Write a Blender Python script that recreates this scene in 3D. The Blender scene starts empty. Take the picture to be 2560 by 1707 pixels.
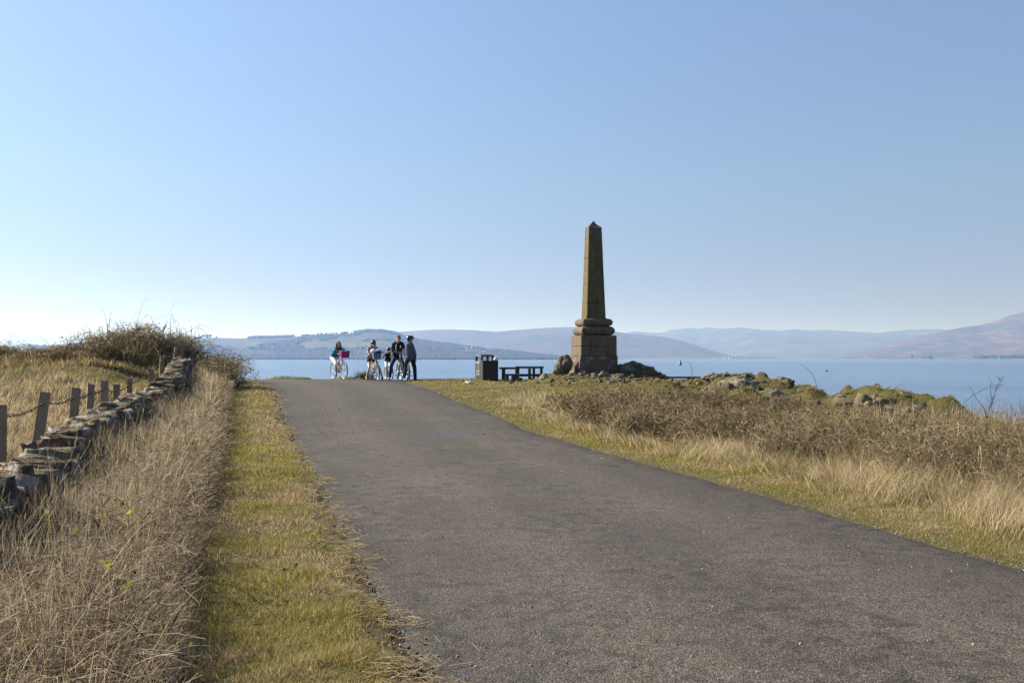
import bpy, bmesh, math, random
import numpy as np
from mathutils import Vector, Matrix

rng = np.random.default_rng(7)
random.seed(7)
scene = bpy.context.scene
COL = scene.collection
R = math.radians

# ------------------------------------------------------------------ camera
FPX = 2489.0                      # focal length in pixels of the 2560 px wide photograph (35 mm)
CAMZ = 1.6
PITCH = R(0.955)
SUN_AZ, SUN_EL = -70.0, 33.0      # clockwise from +Y
SEA = -6.4

cam = bpy.data.cameras.new('camera')
cam.lens = 35.0; cam.sensor_width = 36.0
cam.clip_start = 0.05; cam.clip_end = 120000.0
camo = bpy.data.objects.new('camera', cam); COL.objects.link(camo)
camo.location = (0, 0, CAMZ); camo.rotation_euler = (math.pi / 2 + PITCH, 0, 0)
scene.camera = camo


def P(px, py, Y):
    """world point at depth Y seen at a photograph pixel"""
    u = (px - 1280.0) / FPX; v = (853.5 - py) / FPX
    dy = math.cos(PITCH) - v * math.sin(PITCH)
    dz = math.sin(PITCH) + v * math.cos(PITCH)
    t = Y / dy
    return Vector((u * t, Y, CAMZ + dz * t))


# ------------------------------------------------------------------ noise
def _hash(ix, iy, seed):
    n = (ix.astype(np.int64) * 374761393 + iy.astype(np.int64) * 668265263 + seed * 1274126177) & 0x7fffffff
    n = ((n ^ (n >> 13)) * 1103515245) & 0x7fffffff
    n = ((n ^ (n >> 15)) * 12345 + n) & 0x7fffffff
    return (n & 0xffff) / 65535.0


def vnoise(x, y, seed=0):
    x = np.asarray(x, float); y = np.asarray(y, float)
    ix = np.floor(x); iy = np.floor(y); fx = x - ix; fy = y - iy
    fx = fx * fx * (3 - 2 * fx); fy = fy * fy * (3 - 2 * fy)
    a = _hash(ix, iy, seed); b = _hash(ix + 1, iy, seed); c = _hash(ix, iy + 1, seed); d = _hash(ix + 1, iy + 1, seed)
    return (a * (1 - fx) + b * fx) * (1 - fy) + (c * (1 - fx) + d * fx) * fy * 1.0


def fbm(x, y, seed=0, octv=4):
    s = 0; a = 0.5; t = 0
    for i in range(octv):
        s = s + a * vnoise(x, y, seed + i * 17); t += a
        x = x * 2.03; y = y * 2.03; a *= 0.5
    return s / t


def sst(a, b, x):
    t = np.clip((np.asarray(x, float) - a) / (b - a), 0, 1)
    return t * t * (3 - 2 * t)


# ------------------------------------------------------------------ terrain
_ty = np.linspace(-60, 90, 3001)
_tz = np.interp(_ty, [-60, 8, 12, 18, 22, 27, 31, 35, 38, 41, 44, 50, 90],
                [0, 0, .06, .09, .20, .47, .65, .745, .765, .70, .5, .1, -3])
_k = np.hanning(61); _k /= _k.sum()
_tz = np.convolve(np.pad(_tz, 30, mode='edge'), _k, 'valid')


def gr(Y): return np.interp(Y, _ty, _tz)


def Xl(Y):
    Y = np.asarray(Y, float)
    return 0.85 - 0.27 * Y - 0.055 * np.clip(Y - 31.5, 0, None) ** 2 + 0.10 * (vnoise(Y * 0.55, Y * 0 + 3.3, 5) - .5)


def Xr(Y):
    Y = np.asarray(Y, float)
    return 6.05 - 0.279 * Y + 0.04 * np.clip(Y - 33, 0, None) ** 1.6 + 0.10 * (vnoise(Y * 0.5, Y * 0 + 8.3, 6) - .5)


RY = [-30, 8, 13, 16, 19, 22, 26, 30, 33, 45]
RXX = [7.0, 6.9, 6.9, 7.2, 7.7, 7.95, 7.4, 6.3, 7.6, 8.6]
RZ = [.33, .30, .35, .42, .50, .61, .76, .90, .30, .0]


def ground(X, Y):
    X = np.asarray(X, float); Y = np.asarray(Y, float)
    g = gr(Y); sl = Xl(Y) - X; sr = X - Xr(Y)
    z = g.copy()
    on = (sl < 0) & (sr < 0)
    n1 = vnoise(X * 1.3, Y * 1.3, 11) - .5; n2 = fbm(X * .45, Y * .45, 12) - .5
    L = sst(0, .2, sl)
    z += L * (0.045 + .05 * n1 + .06 * n2 * sst(.3, 1.5, sl)) + .10 * sst(1.1, 2.0, sl)
    z += sst(2.6, 5.5, sl) * (.06 + .34 * sst(12, 29, Y)) * (1 - sst(32, 37, Y) * .5)
    z += sst(3, 5, sl) * (.42 * n2 + .10 * (vnoise(X * 1.5, Y * 1.5, 14) - .5))
    # right bank up to a ridge line
    rx = np.interp(Y, RY, RXX); rz = np.interp(Y, RY, RZ)
    xr = Xr(Y)
    t = np.clip((X - xr - .9) / np.maximum(rx - xr - .9, .5), 0, 1)
    rise = np.maximum(rz - g, 0) if False else rz - g
    rise = np.where(Y > 33, 0, rise) * (1 - sst(30.5, 32.5, Y)) * (1 - sst(20, 25, Y) * (1 - sst(.183, .208, X / np.maximum(Y, 1))) * .85)
    z += t * t * (3 - 2 * t) * np.maximum(rise, -.02)
    Rr = sst(0, .2, sr)
    z += Rr * (.035 + .05 * n1 * sst(.2, 1, sr) + .12 * n2 * sst(.8, 3, sr))
    # lumpy turf on the right mound
    lump = fbm(X * .9, Y * .9, 31, 3) - .45
    z += sst(4.0, 6.5, sr) * (1 - sst(31, 33, Y)) * (lump * .95 + .16 * (vnoise(X * 2.3, Y * 2.0, 37) - .5))
    # obelisk mound
    z += .26 * np.exp(-(((X - 2.9) / 2.0) ** 2 + ((Y - 35.8) / 1.8) ** 2))
    z += .34 * np.exp(-(((X - 4.15) / .8) ** 2 + ((Y - 36.9) / 1.2) ** 2))
    z += .12 * np.exp(-(((X - 1.75) / .5) ** 2 + ((Y - 36.0) / 1.0) ** 2)) * sst(.0, .8, sr)
    z -= .13 * np.exp(-(((X - .1) / 1.1) ** 2 + ((Y - 36.6) / 3.0) ** 2)) * sst(.3, 1.6, sr)
    z += .30 * np.exp(-(((X - 4.95) / .62) ** 2 + ((Y - 36.2) / 1.2) ** 2))
    z -= .20 * np.exp(-(((X - 6.5) / .8) ** 2 + ((Y - 36.5) / 2.5) ** 2))
    kn = np.exp(-(((X - 3.9) / 1.5) ** 2 + ((Y - 36.0) / 1.5) ** 2))
    z += kn * (.36 * (fbm(X * 2.3, Y * 2.3, 33, 3) - .5) + .22 * (vnoise(X * 4.1, Y * 3.1, 35) - .5))
    z -= .05 * (1 - sst(-.32, -.02, np.maximum(sl, sr)))
    # cliff
    e = fbm(X * .35, Y * .35, 21, 3) - .5
    dR = X - (rx + .9 + .8 * e)
    dF = Y - (43.0 + 2.0 * e - .02 * np.abs(X))
    d = np.maximum(dR, dF)
    drop = np.clip(d, 0, None)
    z = z - np.minimum(drop * 1.25 + .8 * np.clip(d, 0, 1) ** 2, 11)
    return np.maximum(z, -9.0)


def gz(x, y): return float(ground(np.array([x]), np.array([y]))[0])


# ------------------------------------------------------------------ object helpers
def link(name, me, mat=None, parent=None, label=None, cat=None, group=None, kind=None):
    o = bpy.data.objects.new(name, me); COL.objects.link(o)
    if mat is not None and me is not None: me.materials.append(mat)
    if parent is not None: o.parent = parent
    if label: o['label'] = label
    if cat: o['category'] = cat
    if group: o['group'] = group
    if kind: o['kind'] = kind
    return o


def thing(name, loc, label, cat, rz=0.0, group=None):
    o = link(name, None, None, None, label, cat, group)
    o.location = loc; o.rotation_euler = (0, 0, rz); o.empty_display_size = .1
    return o


def npmesh(name, co, faces, nper, col=None, smooth=False):
    """co (N,3); faces (F,nper) ints"""
    me = bpy.data.meshes.new(name)
    co = np.ascontiguousarray(co, np.float32); faces = np.ascontiguousarray(faces, np.int32)
    F = len(faces)
    me.vertices.add(len(co)); me.vertices.foreach_set('co', co.ravel())
    me.loops.add(F * nper); me.loops.foreach_set('vertex_index', faces.ravel())
    me.polygons.add(F)
    me.polygons.foreach_set('loop_start', np.arange(0, F * nper, nper, dtype=np.int32))
    if smooth: me.polygons.foreach_set('use_smooth', np.ones(F, bool))
    me.update(calc_edges=True)
    if col is not None:
        at = me.color_attributes.new('Col', 'FLOAT_COLOR', 'POINT')
        c4 = np.ones((len(co), 4), np.float32); c4[:, :3] = col
        at.data.foreach_set('color', c4.ravel())
    return me


def blades(name, base, h, w, az, lean, curve, col, segs=2, tipw=0.08, face=None):
    """grass blades as tapered bent strips"""
    N = len(base); K = segs + 1
    t = np.linspace(0, 1, K)[None, :]
    hx = np.cos(az)[:, None]; hy = np.sin(az)[:, None]
    fa = rng.uniform(0, 2 * np.pi, N) if face is None else face
    wx = np.cos(fa)[:, None]; wy = np.sin(fa)[:, None]
    out = h[:, None] * (lean[:, None] * t + curve[:, None] * t * t)
    up = h[:, None] * t * np.sqrt(np.clip(1 - .75 * np.clip(lean + curve, 0, 1.1)[:, None] ** 2 * t, .04, 1))
    cx = base[:, 0:1] + hx * out; cy = base[:, 1:2] + hy * out; cz = base[:, 2:3] + up
    ww = .5 * w[:, None] * (tipw + (1 - tipw) * (1 - t ** 1.6))
    co = np.empty((N, K, 2, 3), np.float32)
    co[:, :, 0, 0] = cx - wx * ww; co[:, :, 0, 1] = cy - wy * ww; co[:, :, 0, 2] = cz
    co[:, :, 1, 0] = cx + wx * ww; co[:, :, 1, 1] = cy + wy * ww; co[:, :, 1, 2] = cz
    b = (np.arange(N) * K * 2)[:, None, None]
    k = (np.arange(segs) * 2)[None, :, None]
    f = b + k + np.array([0, 1, 3, 2])[None, None, :]
    c = np.repeat(col[:, None, :], K * 2, axis=1).reshape(-1, 3)
    return npmesh(name, co.reshape(-1, 3), f.reshape(-1, 4), 4, c)


def tubes(name, pts, rad, col=None, sides=3, smooth=True):
    """pts (N,K,3), rad (N,K) -> N bent tubes in one mesh"""
    pts = np.asarray(pts, float); rad = np.asarray(rad, float)
    N, K, _ = pts.shape
    tan = np.gradient(pts, axis=1); tan /= np.linalg.norm(tan, axis=2, keepdims=True) + 1e-9
    ref = np.tile(np.array([0.31, .17, .93]), (N, K, 1))
    flat = np.abs(tan[..., 2]) > .93
    ref[flat] = (1, .1, 0)
    a = np.cross(tan, ref); a /= np.linalg.norm(a, axis=2, keepdims=True) + 1e-9
    b = np.cross(tan, a)
    th = np.arange(sides) * 2 * np.pi / sides
    co = pts[:, :, None, :] + rad[:, :, None, None] * (np.cos(th)[None, None, :, None] * a[:, :, None, :] + np.sin(th)[None, None, :, None] * b[:, :, None, :])
    i = (np.arange(N) * K * sides)[:, None, None]
    k = (np.arange(K - 1) * sides)[None, :, None]
    s = np.arange(sides)[None, None, :]; s2 = (s + 1) % sides
    q = np.stack([i + k + s, i + k + s2, i + k + sides + s2, i + k + sides + s], -1).reshape(-1, 4)
    c = None
    if col is not None: c = np.repeat(np.asarray(col)[:, None, :], K * sides, 1).reshape(-1, 3)
    return npmesh(name, co.reshape(-1, 3), q, 4, c, smooth)


# bmesh shape helpers
def bm_box(bm, c, s, rz=0, taper=None, bev=0):
    M = Matrix.Translation(c) @ Matrix.Rotation(rz, 4, 'Z') @ Matrix.Diagonal((s[0], s[1], s[2], 1))
    r = bmesh.ops.create_cube(bm, size=1, matrix=M)
    vs = r['verts']
    if bev:
        es = list({e for v in vs for e in v.link_edges})
        bmesh.ops.bevel(bm, geom=es, offset=bev, segments=2, affect='EDGES', profile=.5)
    return vs


def bm_tube(bm, path, r, sides=8, cap=True):
    n = len(path); rs = r if isinstance(r, (list, tuple)) else [r] * n
    rings = []
    for i, p in enumerate(path):
        p = Vector(p)
        t = (Vector(path[min(i + 1, n - 1)]) - Vector(path[max(i - 1, 0)])).normalized()
        ref = Vector((0, 0, 1)) if abs(t.z) < .9 else Vector((1, 0, 0))
        a = t.cross(ref).normalized(); b = t.cross(a)
        rings.append([bm.verts.new(p + rs[i] * (math.cos(2 * math.pi * k / sides) * a + math.sin(2 * math.pi * k / sides) * b)) for k in range(sides)])
    for i in range(n - 1):
        for k in range(sides):
            f = bm.faces.new((rings[i][k], rings[i][(k + 1) % sides], rings[i + 1][(k + 1) % sides], rings[i + 1][k])); f.smooth = True
    if cap:
        bm.faces.new(rings[0]); bm.faces.new(rings[-1][::-1])


def bm_torus(bm, c, axis, Rr, r, n=36, m=8, flat=1.0):
    c = Vector(c); axis = Vector(axis).normalized()
    ref = Vector((0, 0, 1)) if abs(axis.z) < .9 else Vector((1, 0, 0))
    a = axis.cross(ref).normalized(); b = axis.cross(a)
    rings = []
    for i in range(n):
        d = math.cos(2 * math.pi * i / n) * a + math.sin(2 * math.pi * i / n) * b
        rings.append([bm.verts.new(c + d * (Rr + r * math.cos(2 * math.pi * k / m)) + axis * r * flat * math.sin(2 * math.pi * k / m)) for k in range(m)])
    for i in range(n):
        for k in range(m):
            f = bm.faces.new((rings[i][k], rings[(i + 1) % n][k], rings[(i + 1) % n][(k + 1) % m], rings[i][(k + 1) % m])); f.smooth = True


def bm_ell(bm, c, s, seg=16, rings=10, rot=None):
    M = Matrix.Translation(c)
    if rot is not None: M = M @ rot.to_4x4()
    M = M @ Matrix.Diagonal((s[0], s[1], s[2], 1))
    r = bmesh.ops.create_uvsphere(bm, u_segments=seg, v_segments=rings, radius=1, matrix=M)
    for v in r['verts']:
        for f in v.link_faces: f.smooth = True
    return r['verts']


def bm_done(bm, name, mat, parent=None, **kw):
    bmesh.ops.recalc_face_normals(bm, faces=bm.faces[:])
    me = bpy.data.meshes.new(name); bm.to_mesh(me); bm.free()
    return link(name, me, mat, parent, **kw)


# ------------------------------------------------------------------ material helpers
class NT:
    def __init__(s, name):
        s.m = bpy.data.materials.new(name); s.m.use_nodes = True
        s.t = s.m.node_tree; s.t.nodes.clear()
        s.out = s.t.nodes.new('ShaderNodeOutputMaterial')
    def n(s, typ, **kw):
        x = s.t.nodes.new('ShaderNode' + typ)
        for k, v in kw.items():
            if k.startswith('i_'):
                key = k[2:].replace('_', ' ')
                x.inputs[key].default_value = v
            else: setattr(x, k, v)
        return x
    def l(s, a, b): s.t.links.new(a, b)
    def noise(s, vec, scale, detail=4, rough=.55, dist=0):
        x = s.n('TexNoise'); x.inputs['Scale'].default_value = scale; x.inputs['Detail'].default_value = detail
        x.inputs['Roughness'].default_value = rough; x.inputs['Distortion'].default_value = dist
        if vec is not None: s.l(vec, x.inputs['Vector'])
        return x.outputs['Fac']
    def ramp(s, fac, stops):
        x = s.n('ValToRGB'); e = x.color_ramp.elements
        while len(e) < len(stops): e.new(.5)
        for i, (p, c) in enumerate(stops):
            e[i].position = p; e[i].color = (*c, 1) if len(c) == 3 else c
        s.l(fac, x.inputs['Fac']); return x.outputs['Color']
    def mix(s, fac, a, b, mode='MIX'):
        x = s.n('Mix'); x.data_type = 'RGBA'; x.blend_type = mode
        for v, k in ((fac, 0), (a, 6), (b, 7)):
            if hasattr(v, 'links') or isinstance(v, bpy.types.NodeSocket): s.l(v, x.inputs[k])
            elif k == 0: x.inputs[0].default_value = v
            else: x.inputs[k].default_value = (*v, 1)
        return x.outputs[2]
    def math(s, op, a, b=0.0, clamp=False):
        x = s.n('Math'); x.operation = op; x.use_clamp = clamp
        for v, k in ((a, 0), (b, 1)):
            if isinstance(v, bpy.types.NodeSocket): s.l(v, x.inputs[k])
            else: x.inputs[k].default_value = v
        return x.outputs[0]
    def pos(s): return s.n('NewGeometry').outputs['Position']
    def obj(s): return s.n('TexCoord').outputs['Object']
    def bump(s, h, strength=.5, dist=.02):
        x = s.n('Bump'); x.inputs['Strength'].default_value = strength; x.inputs['Distance'].default_value = dist
        s.l(h, x.inputs['Height']); return x.outputs['Normal']
    def bsdf(s, col, rough=.8, spec=.3, normal=None, metal=0.0, coat=0):
        b = s.n('BsdfPrincipled')
        if isinstance(col, bpy.types.NodeSocket): s.l(col, b.inputs['Base Color'])
        else: b.inputs['Base Color'].default_value = (*col, 1)
        if isinstance(rough, bpy.types.NodeSocket): s.l(rough, b.inputs['Roughness'])
        else: b.inputs['Roughness'].default_value = rough
        b.inputs['Specular IOR Level'].default_value = spec; b.inputs['Metallic'].default_value = metal
        if coat: b.inputs['Coat Weight'].default_value = coat
        if normal is not None: s.l(normal, b.inputs['Normal'])
        return b.outputs[0]
    def end(s, sh): s.l(sh, s.out.inputs['Surface']); return s.m


def plain(name, col, rough=.6, spec=.4, metal=0.0, var=.25, scale=40, bump=0.0):
    s = NT(name); n = s.noise(s.obj(), scale, 3)
    c = s.mix(n, tuple(v * (1 - var) for v in col), tuple(min(1, v * (1 + var)) for v in col))
    nm = s.bump(s.noise(s.obj(), scale * 3, 3), bump, .01) if bump else None
    return s.end(s.bsdf(c, rough, spec, nm, metal))


def leafmat(name, trans=.35, rough=.6):
    s = NT(name); a = s.n('VertexColor'); a.layer_name = 'Col'
    p = s.bsdf(a.outputs[0], rough, .25)
    tr = s.n('BsdfTranslucent'); s.l(a.outputs[0], tr.inputs[0])
    mx = s.n('MixShader'); mx.inputs[0].default_value = trans
    s.l(p, mx.inputs[1]); s.l(tr.outputs[0], mx.inputs[2])
    return s.end(mx.outputs[0])


M_GRASS = leafmat('grass_blade', .5)
M_LEAF = leafmat('leaf', .5, .5)
M_CANE = leafmat('cane', 0.0, .6)

# ------------------------------------------------------------------ sun, sky, haze
w = bpy.data.worlds.new('World'); scene.world = w; w.use_nodes = True
nt = w.node_tree; nt.nodes.clear()
sky = nt.nodes.new('ShaderNodeTexSky'); sky.sky_type = 'NISHITA'; sky.sun_disc = False
sky.sun_elevation = R(SUN_EL); sky.sun_rotation = R(SUN_AZ % 360)
sky.altitude = 0; sky.air_density = 1.0; sky.dust_density = 0.25; sky.ozone_density = 2.4
bg = nt.nodes.new('ShaderNodeBackground'); bg.inputs[1].default_value = 0.050
wo = nt.nodes.new('ShaderNodeOutputWorld')
tint = nt.nodes.new('ShaderNodeMix'); tint.data_type = 'RGBA'; tint.blend_type = 'MULTIPLY'; tint.inputs[0].default_value = 1
tc = nt.nodes.new('ShaderNodeTexCoord'); sx = nt.nodes.new('ShaderNodeSeparateXYZ'); nt.links.new(tc.outputs['Generated'], sx.inputs[0])
tr = nt.nodes.new('ShaderNodeValToRGB'); nt.links.new(sx.outputs[2], tr.inputs[0])
tr.color_ramp.elements[0].position = 0.0; tr.color_ramp.elements[0].color = (.40, .365, .50, 1)
tr.color_ramp.elements[1].position = .34; tr.color_ramp.elements[1].color = (1.23, 1.17, 1.20, 1)
e_ = tr.color_ramp.elements.new(.09); e_.color = (.64, .60, .73, 1)
e2_ = tr.color_ramp.elements.new(.175); e2_.color = (.90, .865, .895, 1)
nt.links.new(tr.outputs[0], tint.inputs[7])
nt.links.new(sky.outputs[0], tint.inputs[6]); nt.links.new(tint.outputs[2], bg.inputs[0]); nt.links.new(bg.outputs[0], wo.inputs[0])

sl = bpy.data.lights.new('sun', 'SUN'); sl.energy = 5.0; sl.angle = R(.53); sl.color = (1, .93, .82)
so = bpy.data.objects.new('sun', sl); COL.objects.link(so)
sd = Vector((math.sin(R(SUN_AZ)) * math.cos(R(SUN_EL)), math.cos(R(SUN_AZ)) * math.cos(R(SUN_EL)), math.sin(R(SUN_EL))))
so.rotation_euler = (-sd).to_track_quat('-Z', 'Y').to_euler(); so.location = (-30, 10, 30)

scene.view_settings.view_transform = 'Standard'; scene.view_settings.look = 'None'
scene.view_settings.gamma = 1; scene.view_settings.exposure = 1.35
scene.cycles.use_denoising = True
scene.cycles.max_bounces = 8; scene.cycles.diffuse_bounces = 3; scene.cycles.glossy_bounces = 3
scene.cycles.transmission_bounces = 4; scene.cycles.volume_bounces = 0
scene.cycles.transparent_max_bounces = 8

HX, HY0, HY1, HZ0, HZ1 = 27000, -3000, 28600, -10.2, 760
bm = bmesh.new(); bm_box(bm, ((0), (HY0 + HY1) / 2, (HZ0 + HZ1) / 2), (2 * HX, HY1 - HY0, HZ1 - HZ0))
s = NT('haze'); pv = s.n('VolumePrincipled')
pv.inputs['Color'].default_value = (.27, .47, 1.0, 1); pv.inputs['Density'].default_value = 1.02e-4
pv.inputs['Absorption Color'].default_value = (1, 1, 1, 1)
pv.inputs['Anisotropy'].default_value = 0.35
s.l(pv.outputs[0], s.out.inputs['Volume'])
bm_done(bm, 'haze', s.m, kind='stuff', label='pale blue sea haze over the far hills', cat='haze')

# ------------------------------------------------------------------ sea
xs = np.concatenate([-np.geomspace(26000, 30, 40), np.linspace(-28, 28, 15), np.geomspace(30, 26000, 40)])
ys = np.concatenate([np.linspace(-2500, 0, 12), np.geomspace(10, 28000, 70)])
gx, gy = np.meshgrid(xs, ys)
co = np.stack([gx.ravel(), gy.ravel(), np.full(gx.size, SEA)], 1)
nx, ny = len(xs), len(ys)
ii = (np.arange(ny - 1)[:, None] * nx + np.arange(nx - 1)[None, :]).ravel()
me = npmesh('sea', co, np.stack([ii, ii + 1, ii + nx + 1, ii + nx], 1), 4)
s = NT('sea_water'); pos = s.pos()
mp = s.n('Mapping'); s.l(pos, mp.inputs['Vector']); mp.inputs['Scale'].default_value = (.55, 1.25, 1); mp.inputs['Rotation'].default_value = (0, 0, .2)
n1 = s.noise(mp.outputs[0], 1.0, 5, .62)
mp2 = s.n('Mapping'); s.l(pos, mp2.inputs['Vector']); mp2.inputs['Scale'].default_value = (.0007, .006, 1)
n2 = s.noise(mp2.outputs[0], 1.0, 4, .6)
hgt = s.math('MULTIPLY', n1, s.math('ADD', s.math('MULTIPLY', n2, 1.4), .25))
mp3 = s.n('Mapping'); s.l(pos, mp3.inputs['Vector']); mp3.inputs['Scale'].default_value = (.07, .22, 1); mp3.inputs['Rotation'].default_value = (0, 0, .25)
n3 = s.noise(mp3.outputs[0], 1.0, 4, .6)
hgt = s.math('ADD', hgt, s.math('MULTIPLY', n3, 2.6))
bmp = s.bump(hgt, .9, .45)
band = s.ramp(n2, [(.38, (0, 0, 0)), (.62, (1, 1, 1))])
colr = s.mix(band, (.028, .088, .19), (.080, .155, .255))
rgh = s.math('ADD', s.math('MULTIPLY', n2, .14), .05)
pb = s.n('BsdfPrincipled'); s.l(colr, pb.inputs['Base Color']); s.l(rgh, pb.inputs['Roughness']); pb.inputs['IOR'].default_value = 1.33
s.l(bmp, pb.inputs['Normal'])
s.end(pb.outputs[0])
link('sea', me, s.m, kind='structure')

# ------------------------------------------------------------------ ground
gxs = np.concatenate([np.arange(-60, -16, .6), np.arange(-16, 11, .15), np.arange(11, 26, .5)])
gys = np.concatenate([np.arange(-40, 0, .8), np.arange(0, 46, .15), np.arange(46, 62, .5)])
gx, gy = np.meshgrid(gxs, gys)
gzv = ground(gx.ravel(), gy.ravel())
co = np.stack([gx.ravel(), gy.ravel(), gzv], 1); nx, ny = len(gxs), len(gys)
ii = (np.arange(ny - 1)[:, None] * nx + np.arange(nx - 1)[None, :]).ravel()
# what grows where: r = green turf, g = dry litter, b = bare soil / rock
X, Y = gx.ravel(), gy.ravel()
slv = Xl(Y) - X; srv = X - Xr(Y)
soil = np.exp(-((slv - .02) / .13) ** 2) * .9 + np.exp(-((srv - .05) / .1) ** 2) * .6
rx = np.interp(Y, RY, RXX)
edge = np.maximum(X - rx - 1.2, Y - 43.5)
soil = np.maximum(soil, sst(.5, 2, edge))
dry = np.maximum(sst(1.1, 1.5, slv), sst(.8, 2.0, srv) * (1 - sst(23, 29, Y)) * (1 - sst(5, 6.5, srv) * sst(16, 19, Y)))
dry = np.where((slv > 3) & (Y > 27), dry * .55, dry)
colr = np.stack([1 - dry, dry, np.clip(soil, 0, 1)], 1)
me = npmesh('ground', co, np.stack([ii, ii + 1, ii + nx + 1, ii + nx], 1), 4, colr, True)
s = NT('ground_turf'); a = s.n('VertexColor'); a.layer_name = 'Col'; sp = s.n('SeparateColor'); s.l(a.outputs[0], sp.inputs[0])
pos = s.pos(); f1 = s.noise(pos, 9, 5); f2 = s.noise(pos, 1.1, 4); f3 = s.noise(pos, 60, 3)
green = s.mix(s.math('MULTIPLY', s.math('ADD', f1, f2), .5), (.040, .040, .012), (.12, .098, .034))
dryc = s.mix(f1, (.055, .040, .022), (.15, .11, .058))
c = s.mix(sp.outputs[1], green, dryc)
soilc = s.mix(f3, (.025, .019, .014), (.11, .09, .07))
c = s.mix(s.math('MULTIPLY', sp.outputs[2], s.ramp(f1, [(.3, (.3, .3, .3)), (.6, (1, 1, 1))])), c, soilc)
s.end(s.bsdf(c, .95, .15, s.bump(s.math('ADD', f3, s.math('MULTIPLY', f1, 2)), .8, .03)))
link('ground', me, s.m, kind='structure')

# ------------------------------------------------------------------ road
rys = np.concatenate([np.arange(-30, 0, .5), np.arange(0, 43.5, .12)])
K = 41
u = np.linspace(0, 1, K)
l_ = Xl(rys) + .05 * (vnoise(rys * 4.1, rys * 0, 41) - .5) + .03 * (vnoise(rys * 11, rys * 0, 42) - .5)
r_ = Xr(rys) + .06 * (vnoise(rys * 3.3, rys * 0, 43) - .5) + .03 * (vnoise(rys * 9, rys * 0, 44) - .5)
rxg = l_[:, None] * (1 - u) + r_[:, None] * u; ryg = np.repeat(rys[:, None], K, 1)


def roadz(X, Y):
    X = np.asarray(X, float); Y = np.asarray(Y, float)
    a = (X - Xl(Y)) / (Xr(Y) - Xl(Y))
    z = gr(Y) + .03 * (1 - (2 * a - 1) ** 2) + .02 * (fbm(X * .35, Y * .35, 51, 3) - .5)
    z += .028 * sst(20.4, 21.6, Y) - .028 * sst(18.2, 19.2, Y)                 # shallow hollow across the road
    return z


rz = roadz(rxg, ryg) + .004
edgew = np.minimum(u, 1 - u) * 5.0
rz -= np.where(edgew < .02, .05, 0)[None, :]
co = np.stack([rxg.ravel(), ryg.ravel(), rz.ravel()], 1)
ny = len(rys); ii = (np.arange(ny - 1)[:, None] * K + np.arange(K - 1)[None, :]).ravel()
ea = np.repeat(np.clip(1 - edgew / .55, 0, 1)[None, :], ny, 0).ravel()
track = np.repeat((np.exp(-((u - .30) / .09) ** 2) + np.exp(-((u - .68) / .09) ** 2))[None, :], ny, 0).ravel()
me = npmesh('road', co, np.stack([ii, ii + 1, ii + K + 1, ii + K], 1), 4, np.stack([ea, track, ea * 0], 1), True)
s = NT('worn_asphalt'); a = s.n('VertexColor'); a.layer_name = 'Col'; sp = s.n('SeparateColor'); s.l(a.outputs[0], sp.inputs[0])
pos = s.pos()
f_fine = s.noise(pos, 190, 2, .6); f_agg = s.noise(pos, 48, 4, .7); f_mid = s.noise(pos, 5.5, 5, .65); f_big = s.noise(pos, .55, 4, .55)
mpw = s.n('Mapping'); s.l(pos, mpw.inputs['Vector']); mpw.inputs['Rotation'].default_value = (0, 0, R(-15.5)); mpw.inputs['Scale'].default_value = (.9, .5, 1)
f_str = s.noise(mpw.outputs[0], 1.6, 5, .6)
vor = s.n('TexVoronoi'); vor.inputs['Scale'].default_value = 85; s.l(pos, vor.inputs['Vector'])
base = s.mix(s.ramp(f_big, [(.3, (0, 0, 0)), (.7, (1, 1, 1))]), (.053, .0455, .0365), (.085, .0725, .0590))
base = s.mix(s.ramp(f_mid, [(.38, (.8, .8, .8)), (.52, (0, 0, 0))]), base, (.028, .0240, .0198))
f_pat = s.noise(mpw.outputs[0], .55, 3, .5, 1.2)
base = s.mix(s.ramp(f_pat, [(.47, (0, 0, 0)), (.53, (.55, .55, .55))]), base, (.054, .046, .038))
f_sp = s.noise(pos, 17, 4, .7)
base = s.mix(s.ramp(f_sp, [(.58, (0, 0, 0)), (.70, (.7, .7, .7))]), base, (.015, .013, .011))
vc = s.n('TexVoronoi'); vc.feature = 'DISTANCE_TO_EDGE'; vc.inputs['Scale'].default_value = .42
wn = s.n('TexNoise'); wn.inputs['Scale'].default_value = 2.2; wn.inputs['Detail'].default_value = 5; s.l(pos, wn.inputs['Vector'])
mvv = s.n('Mix'); mvv.data_type = 'VECTOR'; mvv.inputs[0].default_value = .35; s.l(pos, mvv.inputs[4]); s.l(wn.outputs['Color'], mvv.inputs[5]); s.l(mvv.outputs[1], vc.inputs['Vector'])
crk = s.math('MULTIPLY', s.ramp(vc.outputs['Distance'], [(.002, (1, 1, 1)), (.006, (0, 0, 0))]), s.ramp(s.noise(pos, .4, 2), [(.52, (0, 0, 0)), (.62, (1, 1, 1))]))
base = s.mix(s.math('MULTIPLY', crk, .8), base, (.014, .012, .011))
base = s.mix(s.math('MULTIPLY', sp.outputs[1], .30), base, (.106, .090, .073))
base = s.mix(s.math('MULTIPLY', sp.outputs[0], s.ramp(f_str, [(.35, (0, 0, 0)), (.6, (.85, .85, .85))])), base, (.014, .012, .0105))
chip = s.ramp(vor.outputs['Color'], [(.0, (.45, .45, .45)), (.55, (.95, .95, .95)), (.9, (1.35, 1.32, 1.25)), (.97, (2.1, 2.05, 1.95))])
base = s.mix(1.0, base, chip, 'MULTIPLY')
base = s.mix(.75, base, s.mix(1.0, base, s.ramp(f_agg, [(.34, (.15, .15, .15)), (.66, (1.9, 1.9, 1.9))]), 'MULTIPLY'))
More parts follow.
